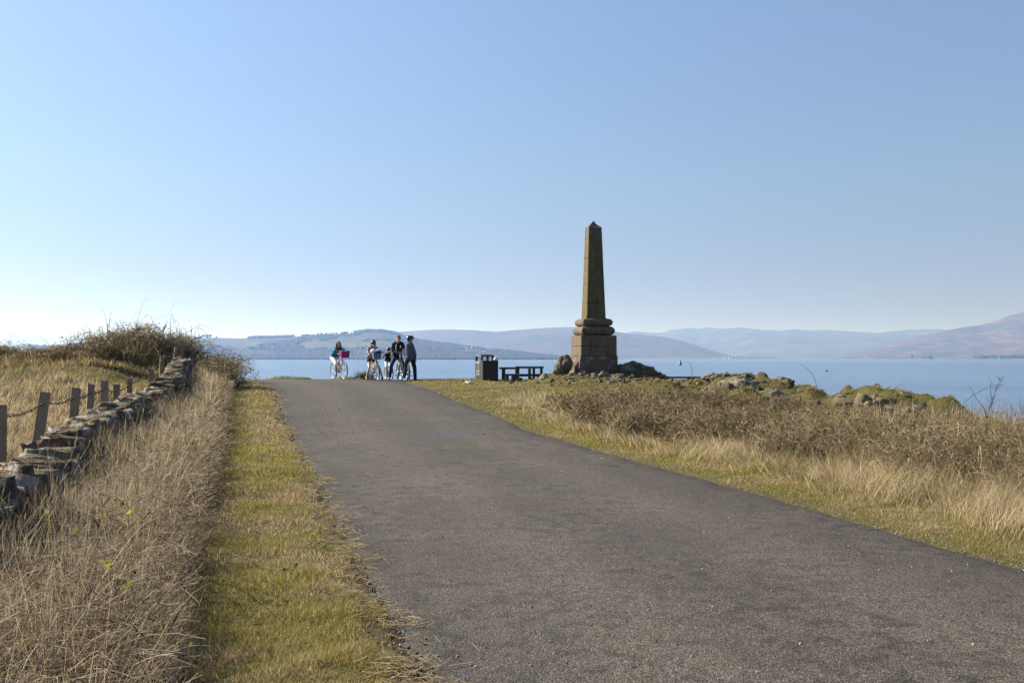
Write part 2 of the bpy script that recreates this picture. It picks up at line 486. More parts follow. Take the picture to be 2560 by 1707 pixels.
hh = s.math('ADD', s.math('MULTIPLY', vor.outputs['Distance'], -1.2), s.math('MULTIPLY', f_agg, .8))
# damp hollow: the wet film smooths the surface
mpd = s.n('Mapping'); s.l(pos, mpd.inputs['Vector']); mpd.inputs['Location'].default_value = (1.25 / .85, -19.15 / .42, 0); mpd.inputs['Scale'].default_value = (1 / .85, 1 / .42, 0)
ln = s.n('VectorMath'); ln.operation = 'LENGTH'; s.l(mpd.outputs[0], ln.inputs[0])
dmp = s.ramp(s.math('ADD', ln.outputs[1], s.math('MULTIPLY', s.math('SUBTRACT', s.noise(pos, 4.5, 4), .5), 1.5)), [(.45, (1, 1, 1)), (1.0, (0, 0, 0))])
dm2 = s.math('MULTIPLY', s.ramp(s.noise(mpw.outputs[0], 9, 4, .6), [(.57, (0, 0, 0)), (.63, (1, 1, 1))]), s.ramp(s.noise(pos, .33, 3), [(.46, (0, 0, 0)), (.58, (.75, .75, .75))]))
wet = s.math('MAXIMUM', dmp, dm2)
base = s.mix(s.math('MULTIPLY', wet, .12), base, (.02, .019, .02))
rgh_ = s.math('SUBTRACT', .86, s.math('MULTIPLY', wet, .50))
s.end(s.bsdf(base, rgh_, .3, s.bump(hh, .6, .010)))
link('road', me, s.m, kind='structure')


# ------------------------------------------------------------------ far shores
def hill_field(prof, Ys, Yr, seed, rough=.10, pexp=.8):
    """returns f(px, v) -> (x, y, z): v 0 at the shore, 1 on the ridge, up to 1.6 behind"""
    pa = np.array(prof, float)

    def f(px, v):
        px = np.asarray(px, float); v = np.asarray(v, float)
        Y = Ys + (Yr - Ys) * v
        X = (px - 1280) / FPX * Y
        zr = CAMZ + (895 - np.interp(px, pa[:, 0], pa[:, 1])) / FPX * Yr - SEA
        vv = np.clip(v, 0, 1)
        sh = .30 * vv + .70 * (vv ** pexp) * sst(0, 1, vv) ** .55
        n = fbm(X / ((Yr - Ys) * .35) + seed, Y / ((Yr - Ys) * .35), seed, 5) - .5
        n2 = fbm(X / ((Yr - Ys) * .08) + seed, Y / ((Yr - Ys) * .08), seed + 3, 3) - .5
        h = zr * (sh + rough * 3.0 * n * np.sin(np.pi * np.clip(vv, 0, 1)) ** 1 + rough * .5 * n2 * sst(0, .3, vv) * (1 - sst(.85, 1, vv)))
        back = np.clip(v - 1, 0, None)
        h = h * (1 - sst(0, .7, back))
        return X, Y, SEA + np.maximum(h, -2 * (v < .02)) - 1.0 * (v <= 0.0)
    return f


def hill(name, f, px0, px1, dpx, mat, nv=60):
    pxs = np.arange(px0, px1 + dpx, dpx); vs = np.concatenate([np.linspace(0, 1, nv), [1.1, 1.3, 1.7]])
    g, v = np.meshgrid(pxs, vs)
    X, Y, Z = f(g.ravel(), v.ravel())
    nx, ny = len(pxs), len(vs)
    ii = (np.arange(ny - 1)[:, None] * nx + np.arange(nx - 1)[None, :]).ravel()
    me = npmesh(name, np.stack([X, Y, Z], 1), np.stack([ii, ii + 1, ii + nx + 1, ii + nx], 1), 4, None, True)
    return link(name, me, mat, kind='structure')


def moormat(name, a, b, c, sc):
    s = NT(name); pos = s.pos()
    mp = s.n('Mapping'); s.l(pos, mp.inputs['Vector']); mp.inputs['Scale'].default_value = (sc, sc * .6, sc * 3.5); mp.inputs['Rotation'].default_value = (0, .55, .4)
    f1 = s.noise(mp.outputs[0], 1.0, 6, .6, .4); f2 = s.noise(mp.outputs[0], 4.3, 5, .6)
    col = s.mix(s.ramp(f1, [(.38, (0, 0, 0)), (.58, (1, 1, 1))]), a, b)
    col = s.mix(s.ramp(f2, [(.5, (0, 0, 0)), (.62, (1, 1, 1))]), col, c)
    return s.end(s.bsdf(col, .95, .1))


# far mountains, faint on the left
hill('far_mountains', hill_field([(-900, 880), (-300, 845), (-100, 838), (0, 834), (25, 832), (70, 838), (120, 843), (150, 841), (200, 840), (230, 846), (290, 856), (340, 866), (420, 880)], 22000, 25500, 3), -900, 420, 10,
     moormat('mountain_heath', (.07, .065, .045), (.05, .056, .036), (.09, .07, .05), .0006), 30)
# mountain range in the middle distance, right of the obelisk
hill('mountain_range', hill_field([(1380, 870), (1480, 846), (1560, 832), (1590, 828), (1620, 831), (1650, 832), (1680, 824), (1700, 822), (1725, 819), (1745, 822), (1772, 818), (1800, 822), (1830, 820), (1852, 818), (1880, 822), (1910, 824), (1950, 826), (1985, 823), (2030, 826), (2070, 824), (2110, 827), (2160, 830), (2190, 832), (2230, 828), (2270, 824), (2340, 822), (2500, 835), (2700, 850), (3100, 890)], 13500, 17500, 5, .16),
     1380, 3100, 6, moormat('mountain_grass', (.066, .058, .042), (.028, .034, .022), (.115, .09, .06), .0009), 50)
# broad moor behind the obelisk
hill('moorland', hill_field([(700, 870), (900, 840), (1000, 829), (1060, 825), (1120, 823), (1180, 825), (1240, 829), (1300, 824), (1370, 819), (1430, 817), (1500, 823), (1540, 829), (1570, 834), (1610, 837), (1660, 842), (1700, 851), (1740, 863), (1780, 876), (1830, 890), (1860, 896)], 8800, 11000, 8, .13),
     700, 1860, 5, moormat('moor_heather', (.068, .050, .036), (.040, .040, .026), (.098, .066, .045), .0016), 60)
# big hill on the right edge
hill('right_hill', hill_field([(2070, 897), (2110, 889), (2150, 878), (2200, 866), (2260, 850), (2300, 841), (2350, 830), (2400, 819), (2450, 812), (2480, 805), (2520, 790), (2560, 780), (2640, 765), (2760, 752), (2900, 760), (3100, 800), (3300, 850)], 9800, 12500, 12, .13),
     2070, 3300, 6, moormat('hill_bracken', (.074, .049, .036), (.032, .032, .025), (.125, .078, .052), .0013), 60)
# low spits of land
hill('low_spit', hill_field([(1560, 896), (1640, 893), (1700, 891), (1760, 893), (1800, 891), (1850, 890), (1880, 891), (1920, 893), (1970, 896.5)], 8300, 8700, 14, .15),
     1560, 1970, 5, moormat('spit_grass', (.09, .085, .05), (.05, .055, .03), (.13, .12, .09), .004), 14)
hill('foreshore', hill_field([(2180, 897.5), (2240, 895), (2300, 893), (2360, 891), (2450, 891), (2560, 890), (2700, 889), (2900, 892)], 8000, 8500, 15, .15),
     2180, 2900, 5, moormat('foreshore_grass', (.09, .085, .05), (.05, .055, .03), (.12, .10, .07), .004), 14)

# near wooded hill across the water
PROF2 = [(-600, 872), (-300, 868), (0, 866), (100, 864), (200, 858), (300, 856), (400, 852), (470, 847), (520, 843.5), (560, 845), (600, 846), (640, 844), (700, 843), (740, 841), (790, 838), (830, 835), (870, 834), (890, 831), (920, 827), (960, 828), (990, 833), (1010, 842), (1040, 850), (1080, 856), (1130, 861), (1170, 867), (1220, 872), (1260, 875), (1300, 881), (1340, 886), (1380, 890), (1410, 895), (1432, 898)]
F2 = hill_field(PROF2, 5000, 6600, 21, .09, .75)
s = NT('farmland'); pos = s.pos()
mpn = s.n('Mapping'); s.l(pos, mpn.inputs['Vector']); mpn.inputs['Scale'].default_value = (.0042, .0030, .004); mpn.inputs['Rotation'].default_value = (0, 0, .3)
nd = s.n('TexNoise'); nd.inputs['Scale'].default_value = 1.2; s.l(mpn.outputs[0], nd.inputs['Vector'])
mv = s.n('Mix'); mv.data_type = 'VECTOR'; mv.inputs[0].default_value = .25; s.l(mpn.outputs[0], mv.inputs[4]); s.l(nd.outputs['Color'], mv.inputs[5])
vor = s.n('TexVoronoi'); vor.inputs['Scale'].default_value = 1.0; s.l(mv.outputs[1], vor.inputs['Vector'])
sc_ = s.n('SeparateColor'); s.l(vor.outputs['Color'], sc_.inputs[0])
fld = s.ramp(sc_.outputs[0], [(.0, (.045, .066, .018)), (.3, (.072, .095, .024)), (.5, (.060, .052, .028)), (.7, (.040, .054, .017)), (.9, (.085, .082, .038))])
vore = s.n('TexVoronoi'); vore.feature = 'DISTANCE_TO_EDGE'; s.l(mv.outputs[1], vore.inputs['Vector']); vore.inputs['Scale'].default_value = 1.0
hed = s.ramp(vore.outputs['Distance'], [(.012, (1, 1, 1)), (.03, (0, 0, 0))])
c = s.mix(hed, fld, (.035, .04, .02))
c = s.mix(s.ramp(s.noise(pos, .0032, 5, .6), [(.55, (0, 0, 0)), (.63, (1, 1, 1))]), c, (.06, .055, .035))
sepp = s.n('SeparateXYZ'); s.l(pos, sepp.inputs[0])
wood = s.math('ADD', s.math('MULTIPLY', sepp.outputs[2], -.016), s.math('MULTIPLY', s.noise(pos, .0028, 5, .6), 2.0))
c = s.mix(s.ramp(wood, [(-.0, (0, 0, 0)), (.10, (1, 1, 1))]), c, (.035, .035, .022))
farm = s.end(s.bsdf(c, .95, .1))
hill('wooded_hill', F2, -600, 1432, 4, farm, 80)


def vdot(v):
    return v


# woods: thousands of tree crowns scattered on the lower slopes and along the skyline, one mass
def icos():
    b = bmesh.new(); bmesh.ops.create_icosphere(b, subdivisions=1, radius=1)
    v = np.array([x.co[:] for x in b.verts]); f = np.array([[q.index for q in x.verts] for x in b.faces]); b.free()
    return v, f


IV, IF = icos()


def crowns(name, pos, rad, hgt, cols, mat, label):
    N = len(pos); nv = len(IV)
    j = rng.uniform(.75, 1.2, (N, nv, 1))
    co = pos[:, None, :] + IV[None] * j * np.stack([rad, rad, hgt], 1)[:, None, :]
    f = (np.arange(N) * nv)[:, None, None] + IF[None]
    c = np.repeat(cols[:, None, :], nv, 1).reshape(-1, 3)
    me = npmesh(name, co.reshape(-1, 3), f.reshape(-1, 3), 3, c)
    return link(name, me, mat, kind='stuff', label=label, cat='woodland')


M_WOOD = leafmat('far_crown', 0.0, .9)
pp = []; rr = []
N = 30000
px = rng.uniform(-300, 1425, N); v = rng.uniform(.01, 1, N) ** 1.4
X, Y, Z = F2(px, v)
hz = Z - SEA
wv = fbm(X * .0022, Y * .0022, 71, 4) - hz * .0042
keep = (wv > .24) | ((px > 985) & (fbm(X * .004, Y * .004, 73, 3) > .46)) | (fbm(X * .006, Y * .0035, 72, 4) > .66)
pts = np.stack([X, Y, Z], 1)[keep]
# hedge rows and skyline belts
def belt(a, b, n, vv=1.0, jit=.02):
    q = rng.uniform(a, b, n); w_ = vv + rng.uniform(-jit, jit, n)
    return np.stack(F2(q, w_), 1)
sky_ = [belt(620, 735, 260, .97, .03), belt(885, 1010, 420, .96, .05), belt(1010, 1130, 200, .97, .05), belt(800, 870, 18), belt(700, 1000, 20, .99)]
pts = np.concatenate([pts] + sky_)
rad = rng.uniform(6, 12, len(pts)); hg = rng.uniform(6, 10, len(pts))
nb = sum(len(q) for q in sky_)
rad[-nb:] = rng.uniform(5, 9, nb); hg[-nb:] = rng.uniform(8, 12, nb)
pts[:, 2] += hg * .45
g_ = rng.uniform(0, 1, (len(pts), 1))
cols = (1 - g_) * np.array([.022, .026, .014]) + g_ * np.array([.060, .050, .034])
crowns('far_woodland', pts, rad, hg, cols, M_WOOD, 'dark bare woods covering the slopes of the hill across the water')
q = rng.uniform(2280, 2640, 900); Xs = (q - 1280) / FPX * 8250; k = (fbm(q * .02, q * 0, 81, 3) > .38)
pts = np.stack([Xs, 8250 + rng.uniform(-80, 80, 900), SEA + 10 + 8 * fbm(q * .015, q * 0, 82, 2)], 1)[k]
n = len(pts); g_ = rng.uniform(0, 1, (n, 1))
crowns('shore_woodland', pts, rng.uniform(9, 16, n), rng.uniform(14, 26, n), (1 - g_) * np.array([.020, .024, .016]) + g_ * np.array([.05, .042, .03]), M_WOOD, 'dark trees along the low shore under the far right hill')

# trees standing alone on the skyline
M_TC = plain('tree_crown', (.03, .032, .02), .9); M_TK = plain('tree_trunk', (.05, .04, .03), .9)
for px, wd, lab in ((508, 15, 'small round tree at the left of the three skyline trees above the bramble hedge'), (516, 20, 'broad tree in the middle of the three skyline trees above the bramble hedge'), (525, 16, 'round tree at the right of the three skyline trees above the bramble hedge')):
    q = [float(a[0]) for a in F2(np.array([float(px)]), np.array([.99]))]
    r_ = thing('skyline_tree', q, lab, 'tree', 0, 'trees alone on the skyline')
    bt = bmesh.new(); vs = bmesh.ops.create_icosphere(bt, subdivisions=3, radius=1)['verts']
    for v_ in vs:
        k = .75 + .6 * float(vnoise(np.array([v_.co.x * 2.2 + px]), np.array([v_.co.y * 2.2 + v_.co.z * 2.7]), 3)[0])
        v_.co = Vector((v_.co.x * wd * .62 * k, v_.co.y * wd * .5 * k, 13 + v_.co.z * 7.5 * k))
    bm_done(bt, 'crown', M_TC, r_)
    bk = bmesh.new(); bm_tube(bk, [(0, 0, -2), (.6, 0, 6), (1, 0, 13)], [1.2, .9, .5], 6); bm_done(bk, 'trunk', M_TK, r_)

# ------------------------------------------------------------------ houses across the water
M_HWALL = plain('white_render', (.62, .60, .57), .8, .2, var=.06, scale=.3)
M_HSLATE = plain('slate', (.10, .10, .11), .7, .3, scale=.3)


def house_protos():
    out = []
    for (wd, dp, ht, rf) in ((10, 8, 5.6, 3.2), (16, 9, 6.5, 3.6), (8, 8, 7.5, 3)):
        bm = bmesh.new()
        prof = [(-dp / 2, 0), (dp / 2, 0), (dp / 2, ht), (0, ht + rf), (-dp / 2, ht)]
        A = [bm.verts.new((-wd / 2, y, z)) for y, z in prof]; B = [bm.verts.new((wd / 2, y, z)) for y, z in prof]
        bm.faces.new(A); bm.faces.new(B[::-1])
        for i in range(5):
            f = bm.faces.new((A[i], B[i], B[(i + 1) % 5], A[(i + 1) % 5])); f.material_index = 1 if i in (2, 3) else 0
        bmesh.ops.recalc_face_normals(bm, faces=bm.faces[:]); me = bpy.data.meshes.new('house'); bm.to_mesh(me); bm.free()
        me.materials.append(M_HWALL); me.materials.append(M_HSLATE); out.append(me)
    return out


HP = house_protos()


def house(p, rz, k, label, group, sc=1.0):
    t = link('house', HP[k], None, None, label, 'house', group)
    t.location = p; t.rotation_euler = (0, 0, rz); t.scale = (sc, sc, sc)
    return t


def on2(px, v): return Vector([float(a[0]) for a in F2(np.array([float(px)]), np.array([float(v)]))])


L1 = 'small white house by the water under the wooded hill across the sea'
for i, px in enumerate([610, 618, 700, 716, 1018, 1060, 1068, 1100, 1124, 1172, 1270, 1276, 1310, 1318, 1326, 1334, 1346, 1352, 1380, 1392, 1160]):
    house(on2(px + random.uniform(-2, 2), random.uniform(.03, .07)) + Vector((0, 0, .5)), random.uniform(-.5, .7), i % 3, L1, 'white houses along the far shore', random.uniform(.7, 1.15))
L2 = 'pale house in the village on the slope of the wooded hill'
for i, (px, v) in enumerate([(1118, .78), (1126, .80), (1134, .76), (1141, .82), (1148, .79), (1155, .76), (1162, .80), (1168, .77), (1165, .60), (1210, .62), (1245, .56), (1265, .66), (1285, .60), (1180, .83), (1130, .68)]):
    house(on2(px, v) + Vector((0, 0, .3)), random.uniform(-.6, .6), (i + 1) % 3, L2, 'houses of the hillside village', random.uniform(.85, 1.3))
L3 = 'white building on the low spit right of the obelisk'
for i, px in enumerate([1806, 1814, 1822, 1830, 1840, 1852, 1866, 1786]):
    Y_ = 8380; house(Vector(((px - 1280) / FPX * Y_, Y_, SEA + 3.5)), random.uniform(-.3, .3), i % 3, L3, 'white buildings on the low spit', random.uniform(.8, 1.3))
house(Vector(((2166 - 1280) / FPX * 10100, 10100, SEA + 16)), .2, 0, 'single white house at the foot of the big hill on the right', None, 1.3)
for px in (1371, 1376):
    Y_ = 9300; house(Vector(((px - 1280) / FPX * Y_, Y_, SEA + 62)), .2, 0, 'one of two white farmhouses on the moor left of the obelisk', 'farmhouses on the moor', 1.7)

# green conical buoy
pb_ = P(1700, 912, 620); t = thing('navigation_buoy', (pb_.x, 620 * 1.0, SEA), 'green cone shaped buoy floating on the sea right of the obelisk', 'buoy')
Yb = (CAMZ - SEA) / ((912 - 895) / FPX); t.location = ((1700 - 1280) / FPX * Yb, Yb, SEA)
M_BUOY = plain('green_buoy_paint', (.02, .17, .10), .45, .4, scale=2)
k = Yb / FPX
bm = bmesh.new(); bmesh.ops.create_cone(bm, cap_ends=True, segments=20, radius1=5.4 * k, radius2=1.2 * k, depth=9.5 * k, matrix=Matrix.Translation((0, 0, 6.2 * k))); bm_done(bm, 'cone', M_BUOY, t)
bm = bmesh.new(); bmesh.ops.create_cone(bm, cap_ends=True, segments=20, radius1=5.2 * k, radius2=5.8 * k, depth=3.4 * k, matrix=Matrix.Translation((0, 0, .3 * k))); bm_done(bm, 'float', M_BUOY, t)
bm = bmesh.new(); bmesh.ops.create_cone(bm, cap_ends=True, segments=12, radius1=1.0 * k, radius2=.2 * k, depth=4 * k, matrix=Matrix.Translation((0, 0, 12.6 * k))); bm_done(bm, 'topmark', M_BUOY, t)

# sailing boat far off on the right
Yb = 3600.0; t = thing('sailing_boat', ((2497 - 1280) / FPX * Yb, Yb, SEA), 'tiny white sailing boat with a bare mast below the far right hill', 'boat')
M_BOAT = plain('white_gelcoat', (.82, .82, .80), .3, .5, scale=.5)
bm = bmesh.new()
secs = [(-5, .9, .2), (-2, 1.5, 0), (1, 1.5, 0), (4, .8, .2), (5.6, .05, .9)]
rings = []
for (x, b_, z0) in secs: rings.append([bm.verts.new(q) for q in ((x, -b_, 1.6), (x, -b_ * .6, z0 - .1), (x, b_ * .6, z0 - .1), (x, b_, 1.6))])
for i in range(4):
    for j in range(4): bm.faces.new((rings[i][j], rings[i][(j + 1) % 4], rings[i + 1][(j + 1) % 4], rings[i + 1][j]))
bm.faces.new(rings[0]); bm_done(bm, 'hull', M_BOAT, t)
bm = bmesh.new(); bm_box(bm, (-.5, 0, 2.0), (4, 1.6, .8), bev=.15); bm_done(bm, 'cabin', M_BOAT, t)
bm = bmesh.new(); bm_tube(bm, [(.8, 0, 1.5), (.8, 0, 16)], .35, 8); bm_tube(bm, [(.8, 0, 3.2), (-4, 0, 3.2)], .3, 8); bm_done(bm, 'mast', M_BOAT, t)
Yb = (CAMZ - SEA) / ((928 - 895) / FPX)
t = thing('mooring_float', ((2067 - 1280) / FPX * Yb, Yb, SEA), 'small dark float bobbing on the open sea beyond the mossy bank', 'float')
bm = bmesh.new(); bm_ell(bm, (0, 0, .15), (.9, .5, .45)); bm_done(bm, 'float_body', plain('black_rubber', (.02, .02, .02), .5), t)
bm = bmesh.new(); bm_tube(bm, [(0, 0, .5), (0, 0, .8)], .1, 6); bm_done(bm, 'ring', plain('float_ring', (.03, .03, .03), .5), t)

# ------------------------------------------------------------------ stone materials
def stonemat(name, tint=(1, 1, 1), lichen=.5, yellow=.2, usecol=True, scale=1.0, basec=(.2, .18, .15)):
    s = NT(name); o = s.n('TexCoord').outputs['Object']
    if usecol:
        a = s.n('VertexColor'); a.layer_name = 'Col'; base = a.outputs[0]
    else:
        base = s.mix(s.noise(o, 2.2 * scale, 5), tuple(v * .7 for v in basec), tuple(v * 1.25 for v in basec))
    f1 = s.noise(o, 14 * scale, 6, .65); f2 = s.noise(o, 5.0 * scale, 5, .6); f3 = s.noise(o, 55 * scale, 3); f4 = s.noise(o, 3.1 * scale, 4, .6)
    c = s.mix(1.0, base, s.ramp(f1, [(.3, (.45, .45, .45)), (.7, (1.45, 1.42, 1.38))]), 'MULTIPLY')
    c = s.mix(s.math('MULTIPLY', s.ramp(f2, [(.54, (0, 0, 0)), (.60, (1, 1, 1))]), lichen), c, (.27, .26, .225))
    c = s.mix(s.math('MULTIPLY', s.ramp(f4, [(.50, (0, 0, 0)), (.62, (1, 1, 1))]), yellow), c, (.13, .10, .024))
    c = s.mix(s.ramp(f3, [(.28, (.5, .5, .5)), (.42, (0, 0, 0))]), c, (.05, .045, .04))
    return s.end(s.bsdf(c, .92, .2, s.bump(s.math('ADD', s.math('MULTIPLY', f1, 2), f3), .7, .03)))


M_WALL = stonemat('dry_stone', lichen=.85, yellow=.30, scale=.8)
M_ROCK = stonemat('lichen_rock', lichen=.5, yellow=.35)

_cb = bmesh.new(); bmesh.ops.create_cube(_cb, size=1); bmesh.ops.subdivide_edges(_cb, edges=_cb.edges[:], cuts=3, use_grid_fill=True)
CV = np.array([v.co[:] for v in _cb.verts]); CF = np.array([[v.index for v in f.verts] for f in _cb.faces]); _cb.free()
_sp = CV / np.linalg.norm(CV, axis=1, keepdims=True) * .62
CVR = CV * .80 + _sp * .20                                  # rounded block


def stones(cen, size, rotm, col, rough=.16):
    """many rough stones as arrays: cen (N,3), size (N,3), rotm (N,3,3)"""
    N = len(cen); nv = len(CVR)
    v = np.repeat(CVR[None], N, 0)
    off = rng.uniform(0, 50, (N, 1))
    nz = np.stack([vnoise(CVR[None, :, 0] * 3 + off, CVR[None, :, 1] * 3 + CVR[None, :, 2] * 2.3 + off, q) - .5 for q in (1, 2, 3)], -1)
    v = (v + nz * rough * 2.0) * size[:, None, :]
    v = np.einsum('nij,nkj->nki', rotm, v) + cen[:, None, :]
    f = (np.arange(N) * nv)[:, None, None] + CF[None]
    c = np.repeat(col[:, None, :], nv, 1).reshape(-1, 3)
    return v.reshape(-1, 3), f.reshape(-1, 4), c


def rotz(a, tx=None, ty=None):
    N = len(a); m = np.zeros((N, 3, 3)); c, s_ = np.cos(a), np.sin(a)
    m[:, 0, 0] = c; m[:, 0, 1] = -s_; m[:, 1, 0] = s_; m[:, 1, 1] = c; m[:, 2, 2] = 1
    if tx is not None:
        r = np.zeros((N, 3, 3)); r[:, 0, 0] = 1; r[:, 1, 1] = np.cos(tx); r[:, 1, 2] = -np.sin(tx); r[:, 2, 1] = np.sin(tx); r[:, 2, 2] = np.cos(tx); m = m @ r
    if ty is not None:
        r = np.zeros((N, 3, 3)); r[:, 1, 1] = 1; r[:, 0, 0] = np.cos(ty); r[:, 0, 2] = np.sin(ty); r[:, 2, 0] = -np.sin(ty); r[:, 2, 2] = np.cos(ty); m = m @ r
    return m


# ------------------------------------------------------------------ dry stone wall
def wallx(Y):
    Y = np.asarray(Y, float)
    return -1.78 - .27 * Y + .10 * np.sin(Y * .35)


def wallh(Y):
    Y = np.asarray(Y, float)
    return .41 + .12 * (fbm(Y * .45, Y * 0, 91, 3) - .5) + .17 * sst(10, 30, Y)


GC = np.array([[.17, .155, .135], [.13, .12, .11], [.20, .18, .15], [.20, .14, .105], [.15, .145, .12], [.21, .155, .12], [.11, .10, .09], [.26, .24, .21]])
cen = []; siz = []; rot = []; colr = []
wang = math.atan2(1, -.27)
for course in range(5):
    y = .5
    while y < 35.6:
        ln = random.uniform(.22, .52); H = float(wallh(y)); base = gz(float(wallx(y)), y) - .12
        ch = (H - .05) / 5
        for side in (-1, 1):
            d = side * (.20 - .02 * course)
            cen.append([float(wallx(y + ln / 2)) + d * .966, y + ln * .48 + d * .26, base + .12 + ch * (course + .5)])
            siz.append([ln * 1.0, .26, ch * 1.06]); rot.append((wang + random.uniform(-.12, .12), random.uniform(-.14, .14), random.uniform(-.12, .12)))
            colr.append(GC[random.randrange(8)] * random.uniform(.4, .75))
        y += ln * .965
# cope stones, set on edge across the wall and leaning along it
y = .5
while y < 35.7:
    th_ = random.uniform(.06, .15); H = float(wallh(y)); base = gz(float(wallx(y)), y)
    hh_ = random.uniform(.17, .31)
    cen.append([float(wallx(y)) + random.uniform(-.03, .03), y, base + H + hh_ * .15 + random.uniform(-.035, .045)])
    siz.append([th_ * 1.22, random.uniform(.36, .54), hh_ * 1.15]); rot.append((wang + random.uniform(-.2, .2), random.uniform(-.28, .28), random.uniform(.0, .75)))
    colr.append(GC[random.choice([0, 1, 2, 3, 4, 5, 0, 7])] * random.uniform(.5, .9)); y += th_ * 1.0
rot = np.array(rot)
v, f, c = stones(np.array(cen), np.array(siz), rotz(rot[:, 0], rot[:, 1], rot[:, 2]), np.array(colr) * np.array([.88, .78, .66]), .13)
ys_ = np.arange(.5, 35.5, .5); X0 = wallx(ys_); core = []
for sx, zz in ((-.16, -.2), (.16, -.2), (.14, .34), (-.14, .34)): core.append(np.stack([X0 + sx, ys_, ground(X0, ys_) + zz], 1))
core = np.stack(core, 1); n0 = len(v); m = len(ys_)
cf = [[n0 + i * 4 + k, n0 + i * 4 + (k + 1) % 4, n0 + (i + 1) * 4 + (k + 1) % 4, n0 + (i + 1) * 4 + k] for i in range(m - 1) for k in range(4)]
cf += [[n0, n0 + 1, n0 + 2, n0 + 3], [n0 + (m - 1) * 4 + k for k in range(4)]]
v = np.concatenate([v, core.reshape(-1, 3)]); f = np.concatenate([f, np.array(cf)]); c = np.concatenate([c, np.full((m * 4, 3), .04)])
link('dry_stone_wall', npmesh('dry_stone_wall', v, f, 4, c, False), M_WALL, None, 'long low dry stone wall of grey and reddish lichened stones running up the left side', 'wall')

# ------------------------------------------------------------------ fence behind the wall
s = NT('weathered_post'); o = s.obj(); mp = s.n('Mapping'); s.l(o, mp.inputs['Vector']); mp.inputs['Scale'].default_value = (22, 22, 1.6)
g1 = s.noise(mp.outputs[0], 2, 5, .65); g2 = s.noise(o, 5, 4)
c_ = s.mix(g1, (.12, .093, .064), (.33, .27, .20)); c_ = s.mix(s.ramp(g2, [(.5, (0, 0, 0)), (.7, (.6, .6, .6))]), c_, (.10, .095, .06))
M_POST = s.end(s.bsdf(c_, .85, .2, s.bump(g1, .6, .02)))
fence = thing('wire_fence', (-5.6, 11, gz(-5.6, 11)), 'leaning weathered timber posts with rusty barbed wire behind the stone wall', 'fence')
Fi = Matrix.Translation(fence.location).inverted()
# (top px, top py, base px direction, depth, height)
PO = [(4, 1012, -5, 9.8, 1.0), (113, 981, -30, 11.3, 1.16), (190, 970, -15, 13.4, 1.12), (227, 960, -8, 14.7, 1.12), (262, 950, -3, 16.2, 1.14), (292, 960, -1, 17.7, 1.02), (324, 946, 1, 19.7, 1.04), (377, 920, -2, 24.2, 1.05), (405, 889, -4, 27.6, 1.15), (441, 868, -8, 31.3, 1.1), (457, 852, -7, 32.0, 1.3)]
tops = []
for i, (tx, ty, lean, Y, hgt) in enumerate(PO):
    top = P(tx, ty, Y); gx0 = top.x + lean / FPX * Y * 1.4
    base = Vector((gx0, Y + .04, min(gz(gx0, Y), top.z - .9) - .15))
    ax = (top - base).normalized(); L = (top - base).length
    bm = bmesh.new(); wd = .098 if i < 7 else .11
    bm_box(bm, (0, 0, L / 2), (wd, wd * .85, L), bev=.008)
    for v_ in bm.verts:
        if v_.co.z > L * .9: v_.co.z += v_.co.x * random.uniform(-.3, .3)
        v_.co.x += .006 * math.sin(v_.co.z * 5 + i)
    q = Vector((0, 0, 1)).rotation_difference(ax).to_matrix().to_4x4()
    bm.transform(Fi @ Matrix.Translation(base) @ q @ Matrix.Rotation(random.uniform(-.3, .5), 4, 'Z'))
    bm_done(bm, 'post', M_POST, fence)
    tops.append((base, ax, L))
M_WIRE = plain('rusty_wire', (.05, .03, .02), .7, .3, scale=30)
for fr in (.90, .42):
    for a, b_ in zip(tops[:-1], tops[1:]):
        bm = bmesh.new()
        p0 = a[0] + a[1] * a[2] * fr; p1 = b_[0] + b_[1] * b_[2] * fr
        n_ = 26; path = []
        for k_ in range(n_ + 1):
            t_ = k_ / n_; p = p0.lerp(p1, t_); p.z -= .045 * math.sin(math.pi * t_) * (1 if fr > .5 else .6); path.append(Fi @ p)
        if True:
            bm_tube(bm, path, .0045 if fr > .5 else .0025, 5)
            if fr > .5:
                for k_ in range(1, n_ * 2):
                    t_ = k_ / (n_ * 2); p = path[int(t_ * n_)].lerp(path[min(n_, int(t_ * n_) + 1)], t_ * n_ - int(t_ * n_))
                    d_ = Vector((random.uniform(-1, 1), random.uniform(-1, 1), random.uniform(-1, 1))).normalized() * .03
                    bm_tube(bm, [p - d_, p + d_], .0032, 3)
        bm_done(bm, 'barbed_wire', M_WIRE, fence)

# ------------------------------------------------------------------ obelisk
OB = P(1484, 939, 36.0); OBZ = OB.z
TOPR = R(12.3)
ob = thing('obelisk', (OB.x * 36.25 / 36.0, OB.y + .25, OBZ), 'tall brown sandstone obelisk on a moulded pedestal standing on a rocky knoll', 'monument', TOPR)


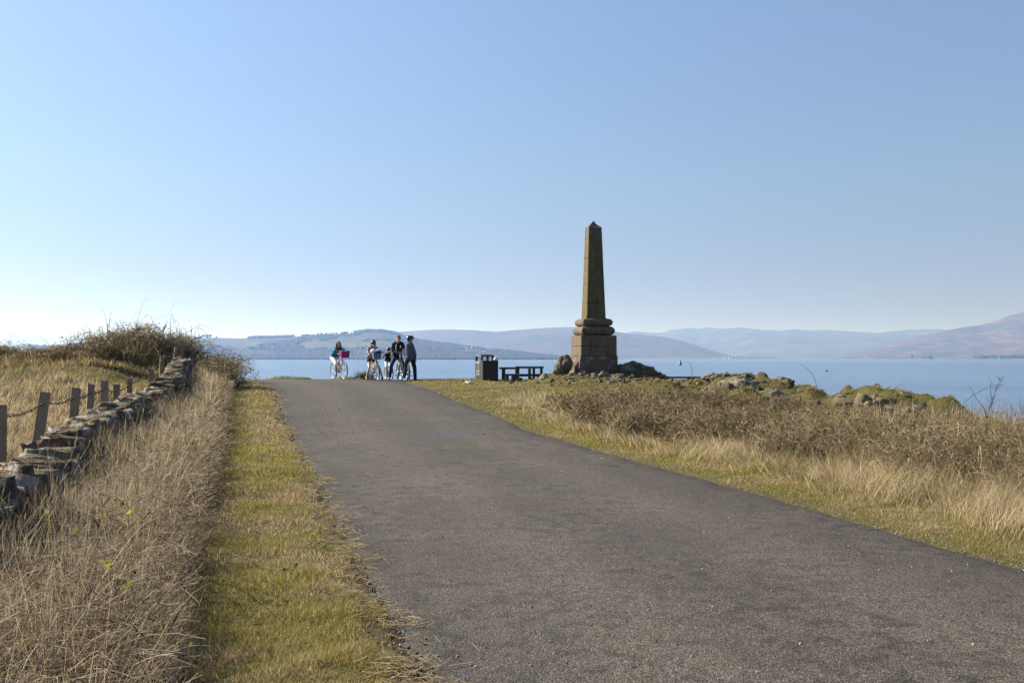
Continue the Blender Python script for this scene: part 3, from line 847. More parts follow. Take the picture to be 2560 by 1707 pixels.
def sandstone(name, c1, c2, lichen, low=None):
    s = NT(name); o = s.obj(); mp = s.n('Mapping'); s.l(o, mp.inputs['Vector']); mp.inputs['Scale'].default_value = (1, 1, .45)
    f1 = s.noise(mp.outputs[0], 3.5, 6, .65); f2 = s.noise(o, 18, 5, .65); f3 = s.noise(mp.outputs[0], 9, 5, .7); f4 = s.noise(o, 60, 3)
    c = s.mix(f1, c1, c2)
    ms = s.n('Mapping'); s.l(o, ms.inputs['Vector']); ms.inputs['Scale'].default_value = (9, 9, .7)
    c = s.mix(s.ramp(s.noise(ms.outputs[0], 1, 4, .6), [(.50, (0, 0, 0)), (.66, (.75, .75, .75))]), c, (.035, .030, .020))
    c = s.mix(s.math('MULTIPLY', s.ramp(f3, [(.46, (0, 0, 0)), (.58, (1, 1, 1))]), lichen), c, (.155, .115, .026))
    c = s.mix(s.ramp(f2, [(.30, (.85, .85, .85)), (.46, (0, 0, 0))]), c, (.06, .05, .03))
    c = s.mix(s.math('MULTIPLY', s.ramp(f3, [(.60, (0, 0, 0)), (.68, (1, 1, 1))]), .3), c, (.28, .265, .22))
    return s.end(s.bsdf(c, .9, .2, s.bump(s.math('ADD', f2, s.math('MULTIPLY', f4, .6)), .7, .02)))


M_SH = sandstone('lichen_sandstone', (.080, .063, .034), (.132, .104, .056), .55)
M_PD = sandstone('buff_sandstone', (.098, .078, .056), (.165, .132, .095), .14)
M_TP = sandstone('weathered_cap', (.085, .072, .050), (.15, .132, .10), .3)


def block(bm, w0, w1, z0, z1, bev=.012, jit=.004):
    """square frustum block with chipped arrises"""
    dz = z1 - z0; rings = []
    for (w_, z_, in_) in ((w0, z0, bev), (w0, z0 + bev, 0), (w1, z1 - bev, 0), (w1, z1, bev)):
        h_ = w_ / 2 - in_; ring = []
        n_ = 7
        for side in range(4):
            for k_ in range(n_):
                t_ = -1 + 2 * k_ / n_
                cc = .012
                p = Vector((max(-h_, min(h_, t_ * h_)), -h_, z_)); p = Matrix.Rotation(side * math.pi / 2, 3, 'Z') @ p
                if k_ == 0: p.x *= 1 - cc / max(h_, .1); p.y *= 1 - cc / max(h_, .1)
                p += Vector((random.uniform(-jit, jit), random.uniform(-jit, jit), random.uniform(-jit, jit) * .6)); ring.append(bm.verts.new(p))
        rings.append(ring)
    m_ = len(rings[0])
    for a_, b_ in zip(rings[:-1], rings[1:]):
        for k_ in range(m_): bm.faces.new((a_[k_], a_[(k_ + 1) % m_], b_[(k_ + 1) % m_], b_[k_]))
    bm.faces.new(rings[0][::-1]); bm.faces.new(rings[-1])


def wat(z): return .73 + (.50 - .73) * (z - 2.058) / (5.378 - 2.058)


# rough foot of boulder stones in mortar
bm = bmesh.new(); block(bm, 1.66, 1.38, -.55, .72, .02, .03)
bmesh.ops.subdivide_edges(bm, edges=bm.edges[:], cuts=2, use_grid_fill=True)
for v_ in bm.verts:
    k_ = float(fbm(np.array([v_.co.x * 4 + v_.co.z * 2.2]), np.array([v_.co.y * 4 + v_.co.z * 3.1]), 17, 3)[0]) - .5
    if v_.co.z < .68: v_.co.x *= 1 + .22 * k_; v_.co.y *= 1 + .22 * k_
me_ = bpy.data.meshes.new('rough_foot')
bm_done(bm, 'rough_foot', stonemat('mortared_rubble', lichen=.55, yellow=.25, usecol=False, basec=(.12, .088, .07)), ob)
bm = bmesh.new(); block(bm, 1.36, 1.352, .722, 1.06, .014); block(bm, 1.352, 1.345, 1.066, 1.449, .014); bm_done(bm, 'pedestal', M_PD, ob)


def cushion(bm, wmax, zc, r):
    rings = []; n_ = 12
    for i in range(n_ + 1):
        a = -math.pi / 2 + math.pi * i / n_; h_ = wmax / 2 - r + r * math.cos(a); z_ = zc + r * math.sin(a)
        ring = []
        for side in range(4):
            for t_ in (-1, -.97, -.5, 0, .5, .97):
                p = Vector((t_ * h_, -h_, z_)) if t_ > -1 else Vector((-h_ * .988, -h_ * .988, z_))
                p = Matrix.Rotation(side * math.pi / 2, 3, 'Z') @ p + Vector((random.uniform(-.004, .004), random.uniform(-.004, .004), random.uniform(-.003, .003))); ring.append(bm.verts.new(p))
        rings.append(ring)
    m_ = len(rings[0])
    for a_, b_ in zip(rings[:-1], rings[1:]):
        for k_ in range(m_):
            f_ = bm.faces.new((a_[k_], a_[(k_ + 1) % m_], b_[(k_ + 1) % m_], b_[k_])); f_.smooth = False
    bm.faces.new(rings[0][::-1]); bm.faces.new(rings[-1])


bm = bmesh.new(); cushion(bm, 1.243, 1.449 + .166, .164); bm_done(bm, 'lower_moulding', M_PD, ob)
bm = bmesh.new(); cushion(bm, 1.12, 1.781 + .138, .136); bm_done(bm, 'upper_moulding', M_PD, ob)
bm = bmesh.new(); zz = [2.058, 2.62, 3.34, 3.80, 4.26, 4.98]
block(bm, .80, .78, 2.045, 2.078, .004)
for a_, b_ in zip(zz[:-1], zz[1:]): block(bm, wat(a_ + .02), wat(b_), a_ + (.022 if a_ < 2.1 else .003), b_ - .003, .007, .003)
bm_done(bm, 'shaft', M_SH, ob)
bm = bmesh.new(); block(bm, wat(4.98) + .004, .50, 4.983, 5.37, .007, .004)
vv = [bm.verts.new(q) for q in ((-.25, -.25, 5.371), (.25, -.25, 5.371), (.25, .25, 5.371), (-.25, .25, 5.371), (0.0, 0.0, 5.64), (.10, -.08, 5.50), (.15, -.02, 5.45))]
for q in ((0, 1, 5), (0, 5, 4), (1, 2, 6), (1, 6, 5), (5, 6, 4), (2, 3, 4), (3, 0, 4), (2, 4, 6)):
    bm.faces.new([vv[k_] for k_ in q])
bm.faces.new([vv[k_] for k_ in (3, 2, 1, 0)])
bm_done(bm, 'cap_stone', M_TP, ob)

# ------------------------------------------------------------------ rocks
_ib = bmesh.new(); bmesh.ops.create_icosphere(_ib, subdivisions=4, radius=1)
RV = np.array([v.co[:] for v in _ib.verts]); RF = np.array([[v.index for v in f.verts] for f in _ib.faces]); _ib.free()


def rock(name, loc, size, seed, label, cat='rock', rz=0.0, tint=(.145, .128, .098), mat=None, sharp=1.0):
    v = RV.copy(); r_ = np.random.default_rng(seed)
    for _ in range(11):                                   # planar facets
        n_ = r_.normal(size=3); n_ /= np.linalg.norm(n_); d_ = r_.uniform(.45, .85)
        k_ = v @ n_; ex = np.clip(k_ - d_, 0, None); v -= ex[:, None] * n_ * .9 * sharp
    n1 = fbm(v[:, 0] * 2.2 + seed, v[:, 1] * 2.2 + v[:, 2] * 1.7, seed, 4) - .5
    n2 = fbm(v[:, 0] * 7 + seed, v[:, 1] * 7 + v[:, 2] * 6.1, seed + 5, 3) - .5
    n3 = np.abs(fbm(v[:, 0] * 3.4 + seed, v[:, 2] * 2.2 + v[:, 1] * 3.1, seed + 9, 4) - .5)
    v = v * (1 + .60 * n1 + .22 * n2 - .75 * n3 + .10)[:, None] * np.array(size)
    c = np.array(tint)[None] * (1 + .5 * n1[:, None])
    me = npmesh(name, v, RF, 3, c, False)
    o = link(name, me, mat or M_ROCK, None, label, cat, 'rocks on the knoll and bank' if cat == 'rock' else None)
    o.location = loc; o.rotation_euler = (0, 0, rz); return o


def on_ground(px, py, Y, dz=0.0):
    p = P(px, py, Y); return Vector((p.x, Y, gz(p.x, Y) + dz))


p = P(1410, 910, 35.7); rock('boulder', (p.x, 35.8, p.z - .05), (.30, .33, .46), 101, 'big upright lichened boulder leaning on the left of the obelisk foot', tint=(.17, .145, .10))
p = P(1396, 922, 35.5); rock('boulder', (p.x, 35.5, p.z - .05), (.20, .24, .30), 102, 'smaller rock against the left side of the big upright boulder', tint=(.15, .13, .09))
for (px, py, Y, sz, sd_, lab) in [
        (1360, 948, 35.6, (.24, .22, .22), 103, 'squarish shaded rock on the turf in front of the far bench'),
        (1565, 926, 35.4, (.26, .3, .36), 104, 'dark upright rock right of the obelisk foot'),
        (1512, 935, 34.9, (.26, .22, .17), 105, 'grey rock in front of the obelisk plinth'),
        (1535, 912, 35.9, (.22, .3, .22), 106, 'dark rock tucked behind the right corner of the obelisk plinth'),
        (1545, 943, 34.6, (.24, .2, .16), 107, 'mossy rock below the right corner of the obelisk'),
        (1480, 945, 34.7, (.2, .16, .10), 108, 'flat stone at the foot of the obelisk'),
        (1585, 912, 36.6, (.3, .3, .16), 109, 'rock on the crest of the knoll right of the obelisk'),
        (1615, 930, 36.2, (.34, .3, .2), 110, 'dark rock halfway down the right slope of the knoll'),
        (1650, 948, 35.6, (.34, .3, .18), 111, 'low rock at the right end of the knoll below the bench'),
        (1440, 968, 33.0, (.2, .2, .14), 112, 'brown stone in the rough turf below the obelisk'),
        (1410, 975, 32.6, (.22, .2, .14), 113, 'rubbly stone at the left edge of the brambles below the obelisk'),
        (1273, 966, 34.9, (.16, .13, .10), 114, 'small shaded stone below the picnic tables, the left of a pair'),
        (1298, 964, 35.1, (.17, .14, .10), 115, 'small stone below the picnic tables, the right of a pair'),
        (1842, 972, 25.6, (0.46, 0.41, 0.30), 116, 'dark lichened outcrop in the hollow of the mossy bank'),
        (1868, 980, 25.2, (0.41, 0.41, 0.24), 117, 'stone beside the outcrop in the hollow of the mossy bank'),
        (1935, 1000, 23.6, (0.41, 0.41, 0.27), 118, 'angular grey rock in the middle of the mossy bank'),
        (2010, 1002, 23.2, (0.35, 0.35, 0.27), 119, 'pale rounded rock right of the middle of the mossy bank'),
        (2110, 1003, 21.8, (0.27, 0.27, 0.23), 120, 'whitish cracked rock near the right end of the mossy bank'),
        (2132, 1014, 21.4, (.18, .2, .12), 121, 'small pale rock below the whitish cracked rock'),
        (1783, 944, 29.5, (.30, .3, .14), 122, 'flat rock at the left tip of the mossy bank'),
        (1910, 952, 27.5, (.2, .2, .10), 123, 'small brown stone on the skyline of the mossy bank')]:
    p = P(px, py, Y); rock('rock', (p.x, Y, min(max(p.z, gz(p.x, Y) - .1), gz(p.x, Y) + (.38 if px > 1780 else .22) * sz[2])), sz, sd_, lab, rz=sd_ * 1.3)
for (px, py, Y, lab) in ((1314, 990, 28.0, 'left of two small pale stones lying on the green turf'), (1325, 991, 27.8, 'right of two small pale stones lying on the green turf')):
    q = on_ground(px, py, Y, .02); rock('stone', q, (.075, .06, .05), int(px), lab, rz=1, tint=(.28, .26, .22))
# loose rubble and turf-bound stones round the knoll and along the bank
n_ = 250; cx = []
for i in range(n_):
    if i < 110: x_ = OB.x + random.gauss(.3, 1.5); y_ = 34.6 + random.gauss(0, .9)
    else: y_ = random.uniform(17, 30); x_ = float(np.interp(y_, RY, RXX)) - random.uniform(-.2, 2.2)
    if abs(x_ - OB.x) < .8 and y_ > 35.6: continue
    cx.append((x_, y_))
cx = np.array(cx); zz = ground(cx[:, 0], cx[:, 1]); N = len(cx)
sz = rng.uniform(.04, .15, (N, 1)) * np.where(np.arange(N) > 105, 1.7, 1.0)[:, None] * rng.uniform(.6, 1.4, (N, 3)) + .04
v, f, c = stones(np.column_stack([cx, zz - sz[:, 2] * .15]), sz, rotz(rng.uniform(0, 6, N), rng.uniform(-.5, .5, N), rng.uniform(-.5, .5, N)), np.array([.10, .085, .06]) * rng.uniform(.5, 1.3, (N, 1)), .2)
link('rubble', npmesh('rubble', v, f, 4, c), M_ROCK, None, 'loose rubble and small stones scattered round the knoll', 'rubble', None, 'stuff')

# ------------------------------------------------------------------ litter bins
M_BIN = plain('black_plastic', (.022, .021, .021), .42, .5, var=.3, scale=6, bump=.1)
M_SLAT = plain('black_slat', (.028, .025, .023), .6, .4, var=.4, scale=9)
M_GOLD = plain('faded_lettering', (.36, .33, .27), .5, .4, scale=30)
BZ = 957.5; Yb = 38.2
b0 = P(1188, BZ, Yb); b1 = P(1235, BZ, Yb); b0z = min(gz(b0.x, Yb), gz(b1.x, Yb))
Wb = .56
bn = thing('litter_bin', ((b0.x + b1.x) / 2, Yb, b0z), 'black hooded litter bin with open sides standing nearest the road', 'bin', R(28))
ztop = P(1200, 886, Yb).z - b0z; zsh = P(1200, 902.5, Yb).z - b0z


def bevbox(bm, c, s_, b): bm_box(bm, c, s_, 0, None, b)


bm = bmesh.new(); bevbox(bm, (0, 0, zsh / 2), (Wb, Wb, zsh), .03)
for sx in (-1, 1):
    for sy in (-1, 1): bm_box(bm, (sx * (Wb / 2 - .05), sy * (Wb / 2 - .05), zsh / 2), (.085, .085, zsh - .004), bev=.02)
bm_done(bm, 'bin_body', M_BIN, bn)
bm = bmesh.new(); hh_ = ztop - zsh
for sx in (-1, 1):
    for sy in (-1, 1): bm_box(bm, (sx * (Wb / 2 - .045), sy * (Wb / 2 - .045), zsh + hh_ * .36), (.09, .09, hh_ * .72), bev=.015)
rings = []
for (k_, z_) in ((1.0, zsh + hh_ * .68), (1.01, zsh + hh_ * .80), (.95, zsh + hh_ * .91), (.75, zsh + hh_ * .98), (.35, ztop)):
    h_ = Wb / 2 * k_; rings.append([bm.verts.new(q) for q in ((-h_ * .8, -h_, z_), (h_ * .8, -h_, z_), (h_, -h_ * .8, z_), (h_, h_ * .8, z_), (h_ * .8, h_, z_), (-h_ * .8, h_, z_), (-h_, h_ * .8, z_), (-h_, -h_ * .8, z_))])
for a_, b_ in zip(rings[:-1], rings[1:]):
    for k_ in range(8): bm.faces.new((a_[k_], a_[(k_ + 1) % 8], b_[(k_ + 1) % 8], b_[k_]))
bm.faces.new(rings[0][::-1]); bm.faces.new(rings[-1]); bm_done(bm, 'hood', M_BIN, bn)
xf = -Wb / 2 - .004
for z_ in (.94, .89, .34, .29):
    bm = bmesh.new(); bm_box(bm, (xf, 0, z_ * zsh), (.008, .34, .018)); bm_done(bm, 'band', M_GOLD, bn)
bm = bmesh.new()
bm_box(bm, (xf, -.02, zsh * .66), (.008, .035, .26)); bm_box(bm, (xf, -.02, zsh * .85), (.008, .05, .05)); bm_box(bm, (xf, .1, zsh * .47), (.008, .03, .10)); bm_box(bm, (xf, -.02, zsh * .47), (.008, .2, .022)); bm_box(bm, (xf, -.10, zsh * .47), (.008, .03, .10))
bm_done(bm, 'emblem', M_GOLD, bn)

p0 = P(1200, 962, 37.2); p1 = P(1246, 962, 37.2); cx_ = (P(1222, 962, 37.7).x)
sb = thing('slatted_bin', (cx_, 37.62, gz(cx_, 37.62) - .04), 'tall black slatted bin without a hood beside the hooded litter bin', 'bin', R(14))
hs = P(1222, 903, 37.2).z - sb.location.z; ws = .60
bm = bmesh.new(); bm_box(bm, (0, 0, hs / 2), (ws - .06, ws - .06, hs - .05)); bm_done(bm, 'liner', plain('bin_liner', (.012, .012, .012), .6), sb)
for side in range(4):
    bm = bmesh.new()
    for k_ in range(7):
        bm_box(bm, (-ws / 2 + .045 + k_ * (ws - .09) / 6, -ws / 2 + .012, hs / 2 + (.006 if k_ % 2 else 0)), (.072, .026, hs - .012 * (k_ % 3)), bev=.006)
    bm.transform(Matrix.Rotation(side * math.pi / 2, 4, 'Z')); bm_done(bm, 'slat_panel', M_SLAT, sb)
bm = bmesh.new()
for side in range(4):
    b2 = bmesh.new(); bm_box(b2, (0, -ws / 2 + .05, hs + .012), (ws, .1, .03)); b2.transform(Matrix.Rotation(side * math.pi / 2, 4, 'Z') @ Matrix.Translation((0, 0, .001 * side)))
    me_ = bpy.data.meshes.new('x'); b2.to_mesh(me_); b2.free(); bm.from_mesh(me_)
bm_done(bm, 'rim', M_SLAT, sb)


def crumple(name, loc, size, seed, mat, label, cat):
    v = RV.copy(); n_ = fbm(v[:, 0] * 2.5 + seed, v[:, 1] * 2.5 + v[:, 2] * 2, seed, 4) - .4
    v = v * (1 + .9 * n_)[:, None] * np.array(size); o = link(name, npmesh(name, v, RF, 3), mat, None, label, cat); o.location = loc; return o


M_PLA = plain('white_plastic', (.72, .72, .72), .45, .4, var=.08)
q = P(1247, 900, 37.5); crumple('litter', (sb.location.x + .27, 37.5, sb.location.z + hs + .075), (.07, .06, .07), 31, M_PLA, 'crumpled white litter stuffed on the rim of the slatted bin', 'litter')
q = on_ground(1173, 967, 33.6, .035); crumple('plastic_bag', q, (.12, .07, .045), 35, M_PLA, 'white plastic bag lying on the turf in front of the litter bin', 'litter')

# ------------------------------------------------------------------ picnic tables and benches
M_TBL = plain('dark_timber', (.030, .025, .021), .6, .4, var=.4, scale=7, bump=.2)
M_TBL2 = plain('worn_timber', (.060, .050, .042), .6, .4, var=.4, scale=7, bump=.2)


def bxpart(name, par, boxes, mat=None):
    for c_, s_ in boxes:
        bm = bmesh.new(); bm_box(bm, c_, s_, bev=.01); bm_done(bm, name, mat or M_TBL, par)


def px2m(d, Y): return d / FPX * Y


Yt = 39.3
x0, x1 = P(1249, 0, Yt).x, P(1299, 0, Yt).x; zg = gz((x0 + x1) / 2, Yt) - .02; zt = P(0, 918, Yt).z
ta = thing('picnic_table', ((x0 + x1) / 2, Yt, zg), 'dark square picnic table standing next to the slatted bin', 'table', R(-2), 'dark picnic furniture')
H = zt - zg; Wt = x1 - x0
bm = bmesh.new()
for k_ in range(4): bm_box(bm, (0, -.30 + k_ * .2, H - .035 + .002 * (k_ % 2)), (Wt, .185, .075), bev=.01)
bm_done(bm, 'tabletop', M_TBL, ta)
bxpart('leg', ta, [((-Wt * .30, -.3, H / 2 - .08), (.12, .1, H - .0)), ((Wt * .36, -.3, H / 2 - .08), (.11, .1, H)), ((-Wt * .30, .3, H / 2 - .08), (.12, .1, H)), ((Wt * .36, .3, H / 2 - .08), (.11, .1, H))])
Yt = 38.6
x0, x1 = P(1288, 0, Yt).x, P(1358, 0, Yt).x; zg = gz((x0 + x1) / 2, Yt) - .02; zt = P(0, 916, Yt).z
tb = thing('picnic_table', ((x0 + x1) / 2, Yt, zg), 'longer dark picnic table with open legs right of the square table', 'table', R(1), 'dark picnic furniture')
H = zt - zg; Wt = x1 - x0
bm = bmesh.new()
for k_ in range(4): bm_box(bm, (0, -.30 + k_ * .2, H - .035 + .002 * (k_ % 2)), (Wt, .185, .075), bev=.01)
bm_done(bm, 'tabletop', M_TBL, tb)
bxpart('leg', tb, [((-Wt * .43, -.3, H / 2 - .08), (.15, .1, H)), ((Wt * .0, -.28, H / 2 - .08), (.11, .1, H)), ((Wt * .17, .28, H / 2 - .08), (.10, .1, H)), ((Wt * .44, .3, H / 2 - .08), (.10, .1, H))])
# block bench in front
Yt = 37.5
x0, x1 = P(1264, 0, Yt).x, P(1296, 0, Yt).x; zg = gz((x0 + x1) / 2, Yt) - .03; zt = P(0, 935, Yt).z
bb = thing('block_bench', ((x0 + x1) / 2, Yt, zg), 'short dark bench with solid ends in front of the picnic tables', 'bench', R(-3), 'dark picnic furniture')
H = zt - zg; Wt = x1 - x0
bxpart('seat', bb, [((0, .25, H - .03), (Wt + .03, .95, .06))])
bxpart('side_panel', bb, [((-Wt / 2 + .05, .22, H / 2 - .06), (.08, .8, H - .002)), ((Wt / 2 - .13, .2, H / 2 - .06), (.26, .8, H - .002))], M_TBL2)
# long bench beyond the long table
Yt = 39.6
x0, x1 = P(1296, 0, Yt).x, P(1352, 0, Yt).x; zg = gz((x0 + x1) / 2, Yt) - .02; zt = P(0, 934.5, Yt).z
bc = thing('timber_bench', ((x0 + x1) / 2, Yt, zg), 'low dark bench running under the long picnic table', 'bench', 0, 'dark picnic furniture')
H = zt - zg; Wt = x1 - x0
bxpart('seat', bc, [((0, 0, H - .05), (Wt, .32, .10))])
bxpart('leg', bc, [((-Wt * .40, 0, H / 2 - .1), (.12, .26, H - .1)), ((Wt * .05, 0, H / 2 - .1), (.12, .26, H - .1)), ((Wt * .40, 0, H / 2 - .1), (.12, .26, H - .1))])
Yt = 40.2
x0, x1 = P(1340, 0, Yt).x, P(1380, 0, Yt).x; zg = gz((x0 + x1) / 2, Yt) - .02; zt = P(0, 933.5, Yt).z
bd = thing('timber_bench', ((x0 + x1) / 2, Yt, zg), 'plank bench half hidden behind the squarish rock near the obelisk', 'bench', R(2), 'dark picnic furniture')
H = zt - zg; Wt = x1 - x0
bxpart('seat', bd, [((0, 0, H - .035), (Wt, .36, .06))], M_TBL2)
bxpart('leg', bd, [((-Wt * .36, 0, H / 2 - .1), (.12, .3, H - .0)), ((Wt * .36, 0, H / 2 - .1), (.12, .3, H))])
# bench by the sea right of the obelisk
Yt = 39.0
x0, x1 = P(1632, 0, Yt).x, P(1748, 0, Yt).x; zt = P(0, 941, Yt).z; zg = gz((x0 + x1) / 2, Yt)
be = thing('plank_bench', ((x0 + x1) / 2, Yt, zg - .05), 'long plank bench facing the sea right of the obelisk', 'bench', R(-2))
H = zt - zg + .05; Wt = x1 - x0
bm = bmesh.new(); bm_box(bm, (0, -.12, H - .035), (Wt, .22, .07), bev=.012); bm_box(bm, (0, .12, H - .036), (Wt, .22, .07), bev=.012); bm_done(bm, 'seat', M_TBL, be)
for sx in (-.34, .30):
    bm = bmesh.new(); bm_box(bm, (sx * Wt, 0, (H - .075) / 2 - .1), (.22, .34, H - .075 + .2), bev=.02)
    for v_ in bm.verts:
        if v_.co.z > H * .5: v_.co.x = sx * Wt + (v_.co.x - sx * Wt) * 1.25
    bm_done(bm, 'leg', plain('rough_post', (.10, .075, .055), .9, .2, scale=9, bump=.4), be)

# ------------------------------------------------------------------ grasses
def mixcol(stops, n, jit=.18):
    """per-blade colours drawn from natural tints with weights"""
    w_ = np.array([q[0] for q in stops], float); c_ = np.array([q[1] for q in stops])
    i = rng.choice(len(stops), n, p=w_ / w_.sum())
    return c_[i] * rng.uniform(1 - jit, 1 + jit, (n, 1)) * rng.uniform(.94, 1.06, (n, 3))


STRAW = (.46, .37, .215); STRAW2 = (.32, .245, .14); BROWN = (.14, .10, .062); GREEN = (.115, .128, .026); OLIVE = (.19, .16, .042); YELL = (.33, .27, .078); PALE = (.58, .49, .33); DKGREEN = (.055, .07, .019)


def ypow(n, a, b, p):
    """depths between a and b with density falling as Y**-p"""
    u_ = rng.uniform(0, 1, n); q = 1 - p
    return (a ** q + u_ * (b ** q - a ** q)) ** (1 / q)


def wid(Y, w0): return w0 * np.maximum(1, Y / 6.5) * rng.uniform(.7, 1.3, len(Y))


def grass_obj(name, X, Y, h, w_, lean, curve, col, label, cat='grass', segs=2, az=None, dz=-.01, mat=None):
    b_ = np.stack([X, Y, ground(X, Y) + dz], 1)
    az = rng.uniform(0, 2 * np.pi, len(X)) if az is None else az
    me = blades(name, b_, h, w_, az, lean, curve, col, segs)
    return link(name, me, mat or M_GRASS, None, label, cat, None, 'stuff')


def merge_obj(name, parts, label, cat='grass', segs=2, mat=None):
    X = np.concatenate([p[0] for p in parts]); Y = np.concatenate([p[1] for p in parts])
    A = [np.concatenate([p[k] for p in parts]) for k in range(2, 8)]
    return grass_obj(name, X, Y, A[0], A[1], A[2], A[3], A[4], label, cat, segs, A[5], mat=mat)


U = rng.uniform


# 1 mown verge on the left
n = 190000
Y = ypow(n, 3.2, 38, 1.45); sl_ = U(-.02, 1.42, n) + .12 * (vnoise(Y * 1.1, Y * 0, 201) - .5)
X = Xl(Y) - sl_
pt = fbm(X * 1.7, Y * 1.2, 202, 4)
g_ = np.clip((pt - .44) / .14, 0, 1)[:, None]
col = mixcol([(3, OLIVE), (1.5, GREEN), (2.0, YELL), (.6, STRAW2)], n) * g_ + mixcol([(3.0, STRAW2), (2.0, BROWN), (1.8, OLIVE), (1.4, STRAW)], n) * (1 - g_)
col = col * U(.62, 1.6, (n, 1)) * (.75 + .5 * fbm(X * 5, Y * 5, 204, 2))[:, None]
hh_ = U(.014, .046, n) * (.6 + .9 * fbm(X * 6, Y * 6, 205, 2)) * (1 + .8 * sst(.45, .65, fbm(X * 2.5, Y * 2.5, 203, 3))) * (1 + 1.1 * sst(1.1, 1.4, sl_))
grass_obj('verge_grass', X, Y, hh_, wid(Y, .0034), U(.1, .6, n), U(0, .5, n), col, 'short cropped olive grass verge between the road and the tall dry grass')

# 2 straw litter and loose earth along the left road edge
n = 3000
Y = ypow(n, 3.6, 30, 1.15); X = Xl(Y) + rng.normal(-.03, .11, n) + .12 * sst(.5, .7, vnoise(Y * 1.4, Y * 0, 211))
keep = (vnoise(Y * 2.6, Y * 0, 212) > .42) | (rng.random(n) < .15); X, Y = X[keep], Y[keep]; n = len(X)
L_ = U(.04, .15, n); a_ = rng.normal(-.35, .55, n); K = 5; t_ = np.linspace(-.5, .5, K)[None]
bend = U(-.35, .35, n)[:, None]
px_ = X[:, None] + np.cos(a_)[:, None] * t_ * L_[:, None] - np.sin(a_)[:, None] * bend * L_[:, None] * t_ ** 2
py_ = Y[:, None] + np.sin(a_)[:, None] * t_ * L_[:, None] + np.cos(a_)[:, None] * bend * L_[:, None] * t_ ** 2
zr = np.maximum(ground(px_.ravel(), py_.ravel()).reshape(px_.shape), roadz(px_.ravel(), py_.ravel()).reshape(px_.shape) * (px_ > Xl(py_)) - 9 * (px_ <= Xl(py_)))
zr = zr.max(1, keepdims=True) + U(.006, .035, (n, 1)) + U(-.02, .02, (n, 1)) * t_ * 2
link('straw_litter', tubes('straw_litter', np.stack([px_, py_, zr], -1), np.repeat((U(.0011, .0022, n) * np.maximum(1, Y / 8))[:, None], K, 1), mixcol([(2, PALE), (2, STRAW), (1, STRAW2)], n), 3), M_GRASS, None, 'pale dead stalks lying along the crumbling left edge of the road', 'straw', None, 'stuff')
n = 5200
Y = ypow(n, 3.4, 30, 1.5); X = Xl(Y) + rng.normal(0, .075, n)
X2 = Xr(Y) + rng.normal(-.02, .06, n); side = rng.random(n) < .62; X = np.where(side, X, X2)
z_ = np.maximum(ground(X, Y), roadz(X, Y) * ((X > Xl(Y)) & (X < Xr(Y))) - 9 * ((X <= Xl(Y)) | (X >= Xr(Y))))
sz = U(.004, .012, (n, 1)) * U(.6, 1.4, (n, 3)) * np.where(side, 1.1, .72)[:, None] * np.maximum(1, Y / 14)[:, None]
pal = np.where(side[:, None], mixcol([(3, (.045, .035, .026)), (1, (.10, .085, .065)), (.5, (.2, .18, .15))], n), mixcol([(1.2, (.34, .33, .30)), (3, (.10, .09, .08)), (.4, (.5, .48, .45))], n))
v, f, c = stones(np.column_stack([X, Y, z_ + sz[:, 2] * .3]), sz, rotz(U(0, 6, n), U(-.5, .5, n), U(-.5, .5, n)), pal, .2)
M_GRIT = leafmat('loose_chippings', 0, .8)
link('edge_gravel', npmesh('edge_gravel', v, f, 4, c), M_GRIT, None, 'loose chippings and crumbs of earth along both edges of the road', 'gravel', None, 'stuff')
n = 700
Y = ypow(n, 3.6, 26, 1.4); a_ = rng.random(n); X = Xl(Y) * (1 - a_) + Xr(Y) * a_
sz = U(.004, .010, (n, 1)) * U(.7, 1.3, (n, 3)) * np.maximum(1, Y / 12)[:, None]
v, f, c = stones(np.column_stack([X, Y, roadz(X, Y) + .004 + sz[:, 2] * .35]), sz, rotz(U(0, 6, n)), mixcol([(2, (.15, .14, .13)), (1, (.32, .31, .29)), (1, (.05, .045, .04))], n), .2)
link('road_grit', npmesh('road_grit', v, f, 4, c), M_GRIT, None, 'small loose grit scattered over the asphalt', 'gravel', None, 'stuff')

# 3 tall dead grass between verge and wall
parts = []
n = 95000
Y = ypow(n, 2.3, 35.5, 1.35); sl_ = 1.28 + 1.34 * U(0, 1, n) ** .8 + .5 * (fbm(Y * .9, Y * 0 + 2, 221, 3) - .5); X = Xl(Y) - sl_
clump = fbm(X * 1.6, Y * 1.6, 222, 4)
h_ = (U(.12, .50, n) * (.40 + 1.15 * clump)) * (.55 + .45 * sst(1.25, 1.7, sl_)) * (1 + .35 * sst(20, 34, Y))
col = mixcol([(2.8, (.42, .345, .235)), (2.4, (.29, .235, .16)), (2.5, (.12, .094, .066)), (1.5, (.64, .55, .40)), (.3, OLIVE)], n, .3)
h_ = h_ * (.78 + .5 * fbm(X * 3.1, Y * 3.1, 223, 2))
parts.append((X, Y, h_, wid(Y, .0024), np.abs(rng.normal(0, .24, n)), U(-.15, .35, n) * (rng.random(n) < .6), col, U(0, 6.28, n)))
n = 9000                                                     # rank growth against the stones
Y = ypow(n, 3.0, 33, 1.1); sl_ = U(2.1, 2.62, n); X = Xl(Y) - sl_
parts.append((X, Y, U(.32, .66, n) * (.6 + .7 * fbm(Y * 1.1, Y * 0, 224, 3)), wid(Y, .0026), np.abs(rng.normal(0, .2, n)), U(-.1, .35, n), mixcol([(2, STRAW), (2, STRAW2), (1.3, BROWN), (1, PALE)], n, .3), U(0, 6.28, n)))
n = 62000                                                    # thatch underneath
Y = ypow(n, 2.3, 35.5, 1.35); sl_ = U(1.22, 2.62, n); X = Xl(Y) - sl_
